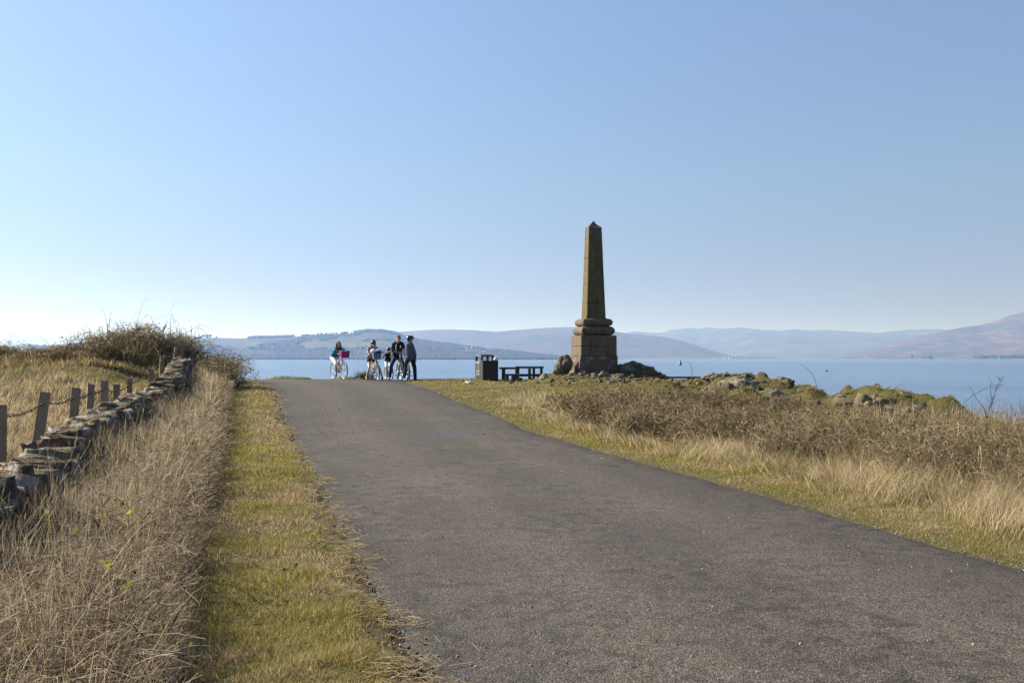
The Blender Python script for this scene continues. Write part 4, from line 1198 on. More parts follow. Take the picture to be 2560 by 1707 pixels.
col = mixcol([(2, STRAW), (2.6, STRAW2), (3, BROWN), (.4, OLIVE), (.5, (.05, .037, .024))], n)
parts.append((X, Y, U(.10, .32, n), wid(Y, .0040), U(.2, .9, n), U(0, .7, n), col, U(0, 6.28, n)))
n = 2000                                                     # odd long stalks standing clear
Y = ypow(n, 2.6, 34, 1.2); sl_ = U(1.35, 2.6, n); X = Xl(Y) - sl_
sh_, sl0, sc0, sa0 = U(.5, .85, n), U(.05, .5, n), U(0, .35, n), U(0, 6.28, n)
parts.append((X, Y, sh_, wid(Y, .0026), sl0, sc0, mixcol([(1, PALE), (2, STRAW), (2, STRAW2)], n), sa0))
o_ = sh_ * (sl0 + sc0); tz_ = ground(X, Y) - .01 + sh_ * np.sqrt(np.clip(1 - .75 * np.clip(sl0 + sc0, 0, 1.1) ** 2, .04, 1))
t5 = np.linspace(-1, .25, 5)[None]; dx_ = np.cos(sa0) * (sl0 + 2 * sc0); dy_ = np.sin(sa0) * (sl0 + 2 * sc0); ln_ = U(.04, .09, n)
hd_ = np.stack([(X + np.cos(sa0) * o_)[:, None] + dx_[:, None] * t5 * ln_[:, None], (Y + np.sin(sa0) * o_)[:, None] + dy_[:, None] * t5 * ln_[:, None], tz_[:, None] + t5 * ln_[:, None] * .7], -1)
hr_ = np.array([.3, .9, 1.0, .7, .15])[None] * (.0017 * np.maximum(1, Y / 9) * U(.7, 1.3, n))[:, None]
link('seed_heads', tubes('seed_heads', hd_, hr_, mixcol([(2, (.40, .32, .21)), (1, (.24, .18, .12)), (1, PALE)], n), 4), M_GRASS, None, 'drooping seed heads of the tall dead grass', 'grass', None, 'stuff')
merge_obj('dry_grass', parts, 'tall dead straw coloured grass along the foot of the stone wall', segs=4)

# broken and lodged stalks crossing at all angles
n = 22000
Y = ypow(n, 2.4, 33, 1.35); X = Xl(Y) - U(1.15, 2.6, n); z0 = ground(X, Y) + U(.04, .42, n)
L_ = U(.10, .42, n); a_ = U(0, 6.28, n); el_ = rng.normal(.25, .5, n); K = 4; t_ = np.linspace(-.5, .5, K)[None]
sag = U(-.25, .1, n)[:, None] * L_[:, None] * (4 * t_ ** 2 - .3)
pp_ = np.stack([X[:, None] + np.cos(a_)[:, None] * np.cos(el_)[:, None] * L_[:, None] * t_, Y[:, None] + np.sin(a_)[:, None] * np.cos(el_)[:, None] * L_[:, None] * t_, z0[:, None] + np.sin(el_)[:, None] * L_[:, None] * t_ + sag], -1)
link('broken_stalks', tubes('broken_stalks', pp_, np.repeat((U(.0008, .0017, n) * np.maximum(1, Y / 7))[:, None], K, 1), mixcol([(2, (.44, .37, .26)), (1.6, (.28, .22, .15)), (1.2, (.08, .058, .042)), (1.5, (.64, .55, .41))], n), 3), M_GRASS, None, 'broken grey brown stalks tangled through the dead grass', 'grass', None, 'stuff')

# 4 rough pasture beyond the wall
parts = []
n = 105000
Y = ypow(n, 6, 33, .85); X = wallx(Y) - .35 - U(0, 1, n) ** 1.25 * (1.5 + .42 * Y)
band = sst(.42, .6, fbm(X * .3, Y * .5, 231, 4)); far = sst(24, 29, Y + 2 * (band - .5))
h_ = U(.07, .30, n) * (.25 + 1.5 * fbm(X * 1.3, Y * 1.3, 232, 3)) * (1 - .25 * far)
col = mixcol([(3, STRAW2), (2, STRAW), (2.4, BROWN), (.8, OLIVE)], n) * (1 - far[:, None]) + mixcol([(2, OLIVE), (1, GREEN), (1, BROWN), (.8, STRAW2)], n) * far[:, None]
parts.append((X, Y, h_, wid(Y, .0042), U(.1, .6, n), U(0, .6, n), col, rng.normal(.5, 1.4, n)))
merge_obj('pasture_grass', parts, 'rough brown pasture beyond the wire fence')

# dead skirt of grass along the foot of the hedge
parts = []
n = 16000
X = U(-19.5, -10.9, n); Y = 31.1 + U(-.7, .9, n) + .05 * (X + 14)
parts.append((X, Y, U(.12, .5, n) * (.4 + 1.1 * fbm(X * 1.2, Y * 1.2, 235, 3)), np.full(n, .02) * U(.7, 1.4, n), U(.05, .5, n), U(0, .5, n), mixcol([(2, STRAW2), (2, BROWN), (1.2, STRAW), (1.5, OLIVE), (.6, GREEN)], n), U(0, 6.28, n)))
n = 14000
X = U(-18.8, -10.6, n); Y = 32.2 + U(-.9, .8, n) + .05 * (X + 14); top = np.interp(X, [-18.8, -17.6, -15.7, -14.2, -13, -12, -11], [.8, .8, .5, .5, .85, 1.25, 1.0])
parts.append((X, Y, top * U(.35, 1.02, n) * (.6 + .6 * fbm(X * 1.5, Y * 1.5, 236, 3)), np.full(n, .018) * U(.6, 1.3, n), U(.0, .4, n), U(0, .4, n), mixcol([(2, STRAW2), (2.4, BROWN), (1.0, STRAW), (2, OLIVE), (.5, YELL)], n, .3), U(0, 6.28, n)))
merge_obj('hedge_grass', parts, 'rank dead grass along the foot of the bramble hedge behind the pasture')

# 5 right verge
parts = []
n = 150000
Y = ypow(n, 6.0, 37.5, 1.25); t_ = U(0, 1, n)
wdt = .9 + .5 * vnoise(Y * .4, Y * 0, 241) + 3.2 * sst(19, 29, Y)
sr_ = t_ * wdt; X = Xr(Y) + sr_ - .02
pt = fbm(X * 1.3, Y * 1.3, 242, 4); g_ = np.clip((pt - .36 + .10 * sst(14, 24, Y)) / .22, 0, 1)[:, None]
col = mixcol([(2.4, OLIVE), (1.8, GREEN), (2.4, YELL), (.5, STRAW)], n) * g_ + mixcol([(2, STRAW2), (.8, BROWN), (2, OLIVE), (2, STRAW)], n) * (1 - g_)
h_ = U(.02, .06, n) * (.7 + .9 * sst(.2, 1.1, sr_) * (1 - sst(18, 25, Y))) * (1 + .9 * sst(.5, .7, fbm(X * 2.2, Y * 2.2, 243, 3)))
col = col * U(.75, 1.5, (n, 1))
parts.append((X, Y, h_, wid(Y, .0034), U(.1, .7, n), U(0, .6, n), col, U(0, 6.28, n)))
# turf on the knoll and the mossy bank
n = 70000
Y = U(15, 37.5, n); rx_ = np.interp(Y, RY, RXX); X = np.where(rng.random(n) < .55, rx_ + rng.uniform(-3.0, 1.3, n), OB.x + rng.normal(0, 2.0, n))
k_ = (X > Xr(Y) + .3); X, Y = X[k_], Y[k_]; n = len(X)
pt = fbm(X * 1.4, Y * 1.4, 245, 4); g_ = np.clip((pt - .36) / .2, 0, 1)[:, None]
col = mixcol([(2.6, OLIVE), (1.8, GREEN), (.8, DKGREEN), (1.8, YELL)], n) * g_ + mixcol([(2, STRAW2), (1.5, BROWN), (2, OLIVE)], n) * (1 - g_)
parts.append((X, Y, U(.03, .09, n) * (.6 + 1.6 * sst(.5, .72, fbm(X * 2.0, Y * 2.0, 246, 3))), wid(Y, .0045), U(.2, .9, n), U(.2, .8, n), col, rng.normal(-.4, .9, n)))
merge_obj('turf', parts, 'green turf along the right of the road and over the mossy bank')

# 6 rank tussocks between the right verge and the brambles
parts = []
nt_ = 330
ty = ypow(nt_, 6.5, 26, .9); tx = Xr(ty) + .95 + rng.gamma(2.0, .33, nt_) + .25 * sst(10, 7, ty)
for i in range(nt_):
    m = int(U(90, 210) * min(1.6, 9 / ty[i] + .55)); sp = U(.10, .24)
    X = tx[i] + rng.normal(0, sp, m); Y = ty[i] + rng.normal(0, sp, m); big = U(.12, .34) * (1.45 if tx[i] - float(Xr(ty[i])) > 1.25 else .55)
    warm = U(0, 1)
    col = mixcol([(2.6, STRAW), (1.2 + warm, STRAW2), (2.4, PALE), (.5, BROWN), (2.2 * (1 - warm), OLIVE), (1.2 * (1 - warm), YELL)], m)
    d0 = rng.normal(3.6, .7)
    parts.append((X, Y, U(.5, 1.1, m) * big, wid(Y, .0034), U(.15, .75, m), U(.1, .8, m), col, rng.normal(d0, 1.0, m)))
n = 36000
Y = ypow(n, 6.5, 27, 1.2); X = Xr(Y) + .95 + rng.gamma(1.8, .5, n)
parts.append((X, Y, U(.05, .17, n), wid(Y, .0036), U(.2, .9, n), U(.1, .8, n), mixcol([(2, STRAW), (2, STRAW2), (2.2, OLIVE), (1.3, BROWN), (1, YELL)], n), rng.normal(3.6, 1.1, n)))
# the big pale tussocks in front of the brambles
for (px, py, Y0, hgt, sp, m, d0, green) in [(1515, 1100, 17.6, .50, .30, 520, 3.3, .1), (1560, 1122, 16.6, .36, .24, 420, 3.6, .25), (1790, 1150, 14.7, .40, .30, 520, .4, .1), (1690, 1140, 15.4, .30, .26, 420, 3.5, .3), (1905, 1165, 13.6, .32, .28, 420, 3.4, .5), (2010, 1185, 12.7, .34, .30, 480, 3.4, .5), (2180, 1215, 11.3, .52, .30, 700, .5, .0), (2230, 1230, 10.9, .55, .28, 700, .4, .0), (2120, 1225, 11.2, .30, .26, 420, 3.6, .4), (2330, 1255, 10.4, .32, .26, 460, 3.4, .5), (2440, 1275, 9.8, .44, .26, 600, .5, .1), (2520, 1285, 9.4, .52, .26, 700, .4, .0), (2560, 1320, 8.9, .42, .24, 600, .5, .1), (1400, 1062, 19.6, .36, .3, 420, 3.5, .3), (1330, 1035, 21.6, .34, .3, 360, 3.5, .3)]:
    q = P(px, py, Y0); cx_ = max(q.x, float(Xr(Y0)) + .85)
    X = cx_ + rng.normal(0, sp * .75, m); Y = Y0 + rng.normal(0, sp, m)
    parts.append((X, Y, U(.45, 1.05, m) * hgt * .92, wid(Y, .0034), U(.15, .6, m), U(.05, .7, m), mixcol([(2.4, STRAW), (2.0, STRAW2), (1.6, PALE), (.6, OLIVE), (4 * green, YELL), (3 * green, GREEN)], m, .25), rng.normal(d0, .8, m)))
merge_obj('tussock_grass', parts, 'rank yellow tussocks leaning between the right verge and the brambles', segs=3)


# ------------------------------------------------------------------ brambles
def bramble(name, cx, cy, rx_, ry_, hgt, ncane, ntwig, nleaf, label, cat, seed, ccol, lcol, thick=1.0, arch=.10, tall=0, group=None, leafsz=.022, lmul=1.0):
    r_ = np.random.default_rng(seed)
    t = thing(name, (cx, cy, gz(cx, cy)), label, cat, 0, group); o = np.array(t.location)
    K = 9; tt = np.linspace(0, 1, K)

    def canes(n_, hs, lmin, lmax, rad, kap):
        a = r_.uniform(0, 2 * np.pi, n_); q = np.sqrt(r_.uniform(0, 1, n_))
        bx = cx + rx_ * q * np.cos(a); by = cy + ry_ * q * np.sin(a); bz = ground(bx, by) - .03
        L = r_.uniform(lmin, lmax, n_); dr = r_.uniform(0, 2 * np.pi, n_)
        top = hgt * hs * r_.uniform(.35, 1.12, n_) * (1 - .28 * q ** 2)
        s_ = tt[None]
        pk = r_.uniform(.45, 1.0, n_)[:, None]
        z = top[:, None] * (1 - ((s_ - pk) / pk) ** 2)
        z = np.where(s_ > pk, top[:, None] * (1 - .8 * ((s_ - pk)) ** 2 * 2), z)
        out = L[:, None] * s_ ** 1.25
        wob = r_.normal(0, .022, (n_, K)).cumsum(1) * L[:, None]
        x = bx[:, None] + np.cos(dr)[:, None] * out - np.sin(dr)[:, None] * wob
        y = by[:, None] + np.sin(dr)[:, None] * out + np.cos(dr)[:, None] * wob
        zz_ = bz[:, None] + np.maximum(z, .0) + r_.normal(0, .012, (n_, K)).cumsum(1)
        rr_ = rad * (1 - .7 * s_) * r_.uniform(.7, 1.3, (n_, 1)) * np.ones((n_, K))
        return np.stack([x, y, zz_], -1), rr_
    P1, R1 = canes(ncane, 1.0, .3 * lmul, .95 * lmul, .0050 * thick, arch)
    # twigs springing from the canes
    i = r_.integers(0, ncane, ntwig); k = r_.integers(1, K, ntwig)
    b0 = P1[i, k]; d = r_.normal(0, 1, (ntwig, 3)); d[:, 2] = np.abs(d[:, 2]) * .8 + .05; d /= np.linalg.norm(d, axis=1, keepdims=True)
    L = r_.uniform(.08, .32, ntwig) * (hgt / .8) ** .5
    P2 = b0[:, None] + d[:, None] * (tt[None, :, None] * L[:, None, None]) + r_.normal(0, .05, (ntwig, K, 3)).cumsum(1) * L[:, None, None] * .22
    P2[..., 2] -= .10 * L[:, None] * tt[None] ** 2
    R2 = .0024 * thick * (1 - .6 * tt[None]) * np.ones((ntwig, K))
    def cc(n_, cs):
        w_ = np.array([q[0] for q in cs], float); c_ = np.array([q[1] for q in cs]); return c_[r_.choice(len(cs), n_, p=w_ / w_.sum())] * r_.uniform(.75, 1.25, (n_, 1))
    pts = np.concatenate([P1, P2]) - o; rad = np.concatenate([R1, R2]); cl = np.concatenate([cc(ncane, ccol), cc(ntwig, ccol)])
    if tall:
        P3, R3 = canes(tall, 1.55, .4, 1.3, .0042 * thick, .3); pts = np.concatenate([pts, P3 - o]); rad = np.concatenate([rad, R3]); cl = np.concatenate([cl, cc(tall, ccol)])
    link('canes', tubes('canes', pts, rad, cl, 3), M_CANE, t)
    i = r_.integers(0, ntwig, nleaf); k = r_.integers(2, K, nleaf); c0 = P2[i, k] - o + r_.normal(0, .015, (nleaf, 3))
    s_ = leafsz * r_.uniform(.6, 1.5, nleaf)[:, None]; A = r_.normal(0, 1, (nleaf, 3)); A /= np.linalg.norm(A, axis=1, keepdims=True)
    B = np.cross(A, r_.normal(0, 1, (nleaf, 3))); B /= np.linalg.norm(B, axis=1, keepdims=True) + 1e-9
    v = np.stack([c0 - A * s_, c0 + B * s_ * .55, c0 + A * s_ * 1.1, c0 - B * s_ * .55], 1).reshape(-1, 3)
    f = np.arange(nleaf * 4).reshape(-1, 4)
    lc = cc(nleaf, lcol)
    link('leaves', npmesh('leaves', v, f, 4, np.repeat(lc, 4, 0)), M_LEAF, t)
    return t


CB = [(3, (.085, .064, .044)), (2.4, (.15, .118, .082)), (1.8, (.30, .245, .175)), (1.2, (.045, .032, .022))]
CW = [(2.3, (.12, .092, .062)), (2.4, (.22, .175, .12)), (2.0, (.38, .315, .225)), (1, (.06, .044, .03))]
W = lambda cs: [(q, (c_[0] * 1.04, c_[1] * .96, c_[2] * .86)) for q, c_ in cs]
CB = W(CB); CW = W(CW)
LY = [(2.4, (.20, .185, .03)), (2, (.13, .14, .028)), (1.4, (.13, .08, .04)), (1.2, (.06, .048, .026))]
LO = [(3, (.22, .185, .055)), (2, (.16, .15, .04)), (1.8, (.30, .235, .095)), (1.5, (.16, .105, .055))]
# hedge at the back of the pasture
HB = [(-17.6, 32.2, 1.4, .8, .98, 'bramble thicket at the far left edge behind the pasture'),
      (-15.7, 32.0, 1.2, .8, .62, 'low sprawling bramble second from the left behind the pasture'),
      (-14.2, 32.2, 1.1, .8, .66, 'bramble with long arching canes in the dip of the hedge behind the pasture'),
      (-13.0, 32.4, 1.0, .9, 1.12, 'olive bramble rising toward the tall thicket by the wall'),
      (-12.0, 32.8, 1.0, .9, 1.62, 'tallest dense bramble thicket on the skyline near the fence end'),
      (-11.25, 33.6, 0.65, .9, 1.42, 'bramble with long canes arching over the far end of the stone wall')]
for i, (x, y, a_, b_, h_, lab) in enumerate(HB):
    bramble('bramble_thicket', x, y, a_, b_, h_, 420, 4600, 5200, lab, 'bramble', 300 + i, CW, LO, 2.3, tall=26 if i != 5 else 34, group='brambles behind the pasture', leafsz=.027)
bramble('bramble_thicket', -10.15, 34.6, .45, .7, .95, 160, 1300, 1500, 'dark bramble spilling over the road side of the wall end', 'bramble', 320, CB, LO, 2.2, tall=14, leafsz=.03)
bramble('bramble_thicket', -8.95, 30.6, .55, .9, .85, 220, 1700, 1500, 'dark bramble leaning over the verge beside the wall end, casting a shadow', 'bramble', 321, CB, LO, 2.0, tall=6, leafsz=.03)
# right side
RB = [(2.2, 20.6, .85, 1.1, 0.80, 'brown bramble bush nearest the obelisk beside the right verge', 0),
      (3.3, 19.4, .95, 1.1, 0.78, 'dense dark bramble bush in the middle of the right bank below the plank bench', 2),
      (4.4, 18.6, .95, 1.1, 0.55, 'dark twiggy bramble left of the mossy bank outcrop', 2),
      (5.5, 17.0, .95, 1.0, .36, 'lower brown bramble in front of the mossy bank rocks', 3),
      (4.5, 15.6, .95, 1.0, 0.52, 'bramble with pale dead stems midway along the right verge', 3),
      (6.0, 14.6, .95, 1.0, .36, 'bramble flecked with yellow leaves below the right end of the mossy bank', 4),
      (5.5, 12.6, .85, .9, 0.48, 'leafy bramble behind the yellow tussocks on the right', 4),
      (6.6, 11.6, .9, .9, 0.46, 'thick brown bramble in front of the sea near the right edge', 5),
      (5.9, 10.3, .75, .8, .42, 'bramble at the right edge of the picture above the tallest straw tussock', 4),
      (6.9, 9.2, .9, .8, .42, 'nearest bramble at the far right edge', 4),
      (2.65, 18.0, .75, .9, 0.75, 'dark bramble crowding the right verge left of the straw tussock', 1),
      (3.45, 16.5, .75, .8, 0.64, 'bramble with a white arching cane close to the right verge', 2),
      (4.3, 13.9, .75, .8, 0.59, 'bramble rising straight from the tussocks right of the arching cane', 2),
      (5.0, 11.6, .7, .75, 0.55, 'bramble with green shoots behind the wind blown straw tussock', 3),
      (3.2, 21.6, .8, .9, .52, 'dark brown bramble on the turf between the obelisk and the mossy bank', 1),
      (1.7, 23.6, .7, 1.0, .42, 'low sparse bramble on the turf below the obelisk', 1)]
for i, (x, y, a_, b_, h_, lab, tl) in enumerate(RB):
    bramble('bramble_bush', x, y, a_ * 1.12, b_ * 1.12, h_ * .92, 700, 5600, 4200, lab, 'bramble', 400 + i, CB if i in (1, 2, 3, 7) else CW, LY, .92 * max(1, y / 13), tall=tl * 2, group='brambles on the right bank', lmul=.5, leafsz=.014 * max(1, y / 12))
# brambles threading the dead grass on the left
for i, (x, y, lab) in enumerate([(-3.3, 5.6, 'dark bramble canes arching through the dead grass at the lower left'), (-4.0, 8.0, 'bramble sprig with yellow green leaves against the near stones of the wall'), (-4.6, 10.8, 'thin bramble canes in the dead grass below the second fence post'), (-2.35, 4.4, 'bramble sprig with dark leaves in the bottom left corner'), (-2.9, 6.6, 'low bramble sprig at the edge of the dead grass facing the verge'), (-5.4, 13.2, 'bramble canes in the dead grass halfway along the wall')]):
    bramble('bramble_sprig', x, y, 0.75, .8, .52, 26, 70, 130, lab, 'bramble', 500 + i, [(2, (.05, .03, .028)), (1, (.09, .06, .045))], [(2, (.10, .13, .02)), (1.5, (.22, .24, .03)), (1.5, (.03, .04, .015))], .8, tall=2, leafsz=.02)

# scrub of upright dead stems between and among the brambles
n = 46000
Y = ypow(n, 8.2, 27, .8); X = np.interp(Y, RY, RXX) - U(-.7, 1, n) * (np.interp(Y, RY, RXX) - Xr(Y) - 1.6); k_ = (X > Xr(Y) + 1.5) & ~((Y > 16.5) & (X > np.interp(Y, RY, RXX) - 2.0)); X, Y = X[k_], Y[k_]; n = len(X)
cl_ = fbm(X * 1.1, Y * 1.1, 261, 4)
hs_ = U(.12, .60, n) * (.35 + 1.1 * cl_) * (1 - .5 * sst(16.5, 19, Y) * sst(.19, .22, X / Y)) * (1 - .3 * sst(19, 25, Y))
grass_obj('dead_undergrowth', X, Y, hs_, wid(Y, .0036), np.abs(rng.normal(.1, .35, n)), U(-.1, .4, n), mixcol([(2, BROWN), (2.4, STRAW2), (1.2, (.08, .06, .042)), (.8, OLIVE), (1.6, STRAW), (.5, PALE)], n, .3), 'upright dead stems and undergrowth between the brambles on the right bank', 'undergrowth', 3)


# bare saplings and single canes standing against the sea
def sapling(name, stems, label, cat='shrub', col=(.06, .042, .035)):
    base = stems[0][0][0]; t = thing(name, base, label, cat)
    o = Vector(base)
    bm = bmesh.new()
    for path, r0 in stems:
        n_ = len(path); bm_tube(bm, [Vector(p) - o for p in path], [r0 * (1 - .75 * k / (n_ - 1)) for k in range(n_)], 5)
    bm_done(bm, 'stems', plain(name + '_bark', col, .8, .2, scale=60), t); return t


def pxpath(pts, Y): return [P(x, y, Y) for x, y in pts]


Ys = 11.6
st = [(pxpath([(2466, 1085), (2468, 1050), (2474, 1020), (2484, 990), (2494, 962), (2508, 934)], Ys), .011), (pxpath([(2467, 1045), (2460, 1020), (2440, 995), (2430, 975), (2420, 962)], Ys), .008), (pxpath([(2395, 1050), (2400, 1028), (2412, 1006), (2432, 988), (2458, 974), (2484, 963), (2512, 962)], Ys + .3), .008), (pxpath([(2480, 1000), (2476, 975), (2478, 955), (2468, 936)], Ys), .006), (pxpath([(2490, 972), (2502, 964), (2512, 956)], Ys), .004), (pxpath([(2478, 1010), (2494, 1000), (2508, 996)], Ys), .004), (pxpath([(2500, 950), (2498, 940), (2494, 938)], Ys), .003)]
for k in range(26):
    x_ = random.uniform(2468, 2505); y_ = 1030 - (x_ - 2468) * 2.4; s_ = random.choice([-1, 1]); st.append((pxpath([(x_, y_), (x_ + s_ * 7, y_ - 8), (x_ + s_ * random.uniform(10, 17), y_ - random.uniform(10, 22))], Ys), .003))
st = [(p_, r_ * .55) for p_, r_ in st]
sapling('bare_sapling', st, 'bare dark sapling standing against the sea at the far right')
for (pts, Y, lab, r0) in [
    ([(2043, 995), (2042, 965), (2034, 940), (2022, 925), (2010, 915), (1992, 906)], 19.5, 'single bare cane leaning left against the sea above the mossy bank', .011),
    ([(2228, 1010), (2232, 985), (2238, 970), (2250, 961), (2268, 960)], 16.5, 'thin hooked cane above the right end of the mossy bank', .009),
    ([(1730, 952), (1730, 925), (1726, 910), (1716, 903), (1712, 906)], 27, 'bare cane curling up beside the leg of the plank bench', .012),
    ([(1620, 960), (1640, 945), (1660, 936), (1690, 929)], 26, 'bare twig slanting across the long plank bench', .010),
    ([(2292, 1062), (2294, 1020), (2295, 988)], 15, 'straight dead stalk right of the mossy bank', .008),
    ([(2370, 1060), (2370, 1018), (2369, 995), (2360, 990), (2350, 1000)], 13.5, 'forked dead stalk in front of the small grassy hump', .010),
    ([(1432, 1058), (1420, 1020), (1400, 985), (1385, 972), (1376, 950)], 21, 'dark bare branch rising from the left end of the right brambles', .014),
    ([(1830, 1110), (1832, 1085), (1820, 1072), (1795, 1068), (1768, 1080), (1752, 1098)], 16.5, 'pale dead cane arching down in front of the dark brambles', .008),
    ([(2258, 1240), (2220, 1190), (2190, 1150), (2170, 1120)], 11.5, 'thin dark cane slanting through the tussocks on the right', .006),
    ([(2010, 1160), (2040, 1130), (2075, 1090), (2100, 1060)], 13.5, 'pale cane slanting through the middle of the right brambles', .006)]:
    sapling('dead_cane', [(pxpath(pts, Y), r0 * .6)], lab, 'cane', (.26, .20, .15) if 'pale' in lab else (.07, .05, .04))
# long canes arching over the wall end
for (pts, lab) in [([(430, 850), (470, 830), (500, 812), (520, 818), (548, 833)], 'long thin cane arching over the end of the stone wall, the upper of two'), ([(470, 850), (500, 845), (530, 858), (560, 872), (575, 877)], 'long thin cane arching over the end of the stone wall, the lower of two'), ([(395, 850), (410, 825), (417, 808), (424, 812)], 'short hooked cane on top of the tallest thicket')]:
    sapling('arching_cane', [(pxpath(pts, 33.0), .010)], lab, 'cane')
M_TUFT = plain('tuft_green', (.10, .10, .028), .8, .2, var=.6, scale=25)
# tufts on the rim of the road end, against the sea
for (px, py, Y, w_, h_, n_, cols, lab) in [(712, 946, 40.2, .55, .12, 300, [(2, STRAW2), (2, BROWN), (1, OLIVE)], 'low brown tuft of grass at the rim of the road end left of the cyclists'), (745, 946, 40.2, .4, .08, 200, [(2, OLIVE), (2, BROWN), (1, GREEN)], 'flat dark tuft of grass next to the brown tuft at the rim'), (868, 948, 39.6, .45, .13, 320, [(2, GREEN), (2, YELL), (1, OLIVE)], 'small green tuft behind the front wheel of the pink basket bicycle'), (912, 948, 39.6, .36, .25, 420, [(2, YELL), (2, GREEN), (1.5, (.30, .22, .02)), (1, OLIVE)], 'yellow flowering gorse tuft left of the girl in shorts')]:
    p = P(px, py, Y); X = p.x + rng.normal(0, w_ * .45, n_); Y_ = Y + rng.normal(0, .25, n_); zb = ground(X, Y_) - .02
    fix = p.z - float(np.median(zb)) - .02
    me = blades('grass_tuft', np.stack([X - p.x, Y_ - Y, zb - p.z + max(0, fix) - .05], 1), U(.5, 1.1, n_) * (h_ * 1.7), np.full(n_, .030), U(0, 6.28, n_), U(.1, .6, n_), U(0, .5, n_), mixcol(cols, n_), 3)
    b2 = bmesh.new(); b2.from_mesh(me); bm_ell(b2, (0, 0, -.02 + max(0, fix) * 0), (w_ * 1.35, .65, .09), 16, 8)
    b2.to_mesh(me); b2.free(); o = link('grass_tuft', me, M_TUFT, None, lab, 'grass tuft'); o.location = p

# ------------------------------------------------------------------ bicycles
M_TYRE = plain('tyre_rubber', (.022, .021, .02), .75, .3, scale=20)
M_RIM = plain('alloy', (.62, .62, .62), .3, .5, .7, .1)
M_RIMW = plain('pale_rim', (.72, .70, .66), .4, .5, .0, .05)
M_BLK = plain('black_part', (.02, .02, .022), .5, .4)
M_SIL = plain('silver_paint', (.48, .48, .47), .3, .5, .5, .1)
M_GRP = plain('rubber_grip', (.025, .025, .025), .7, .3)


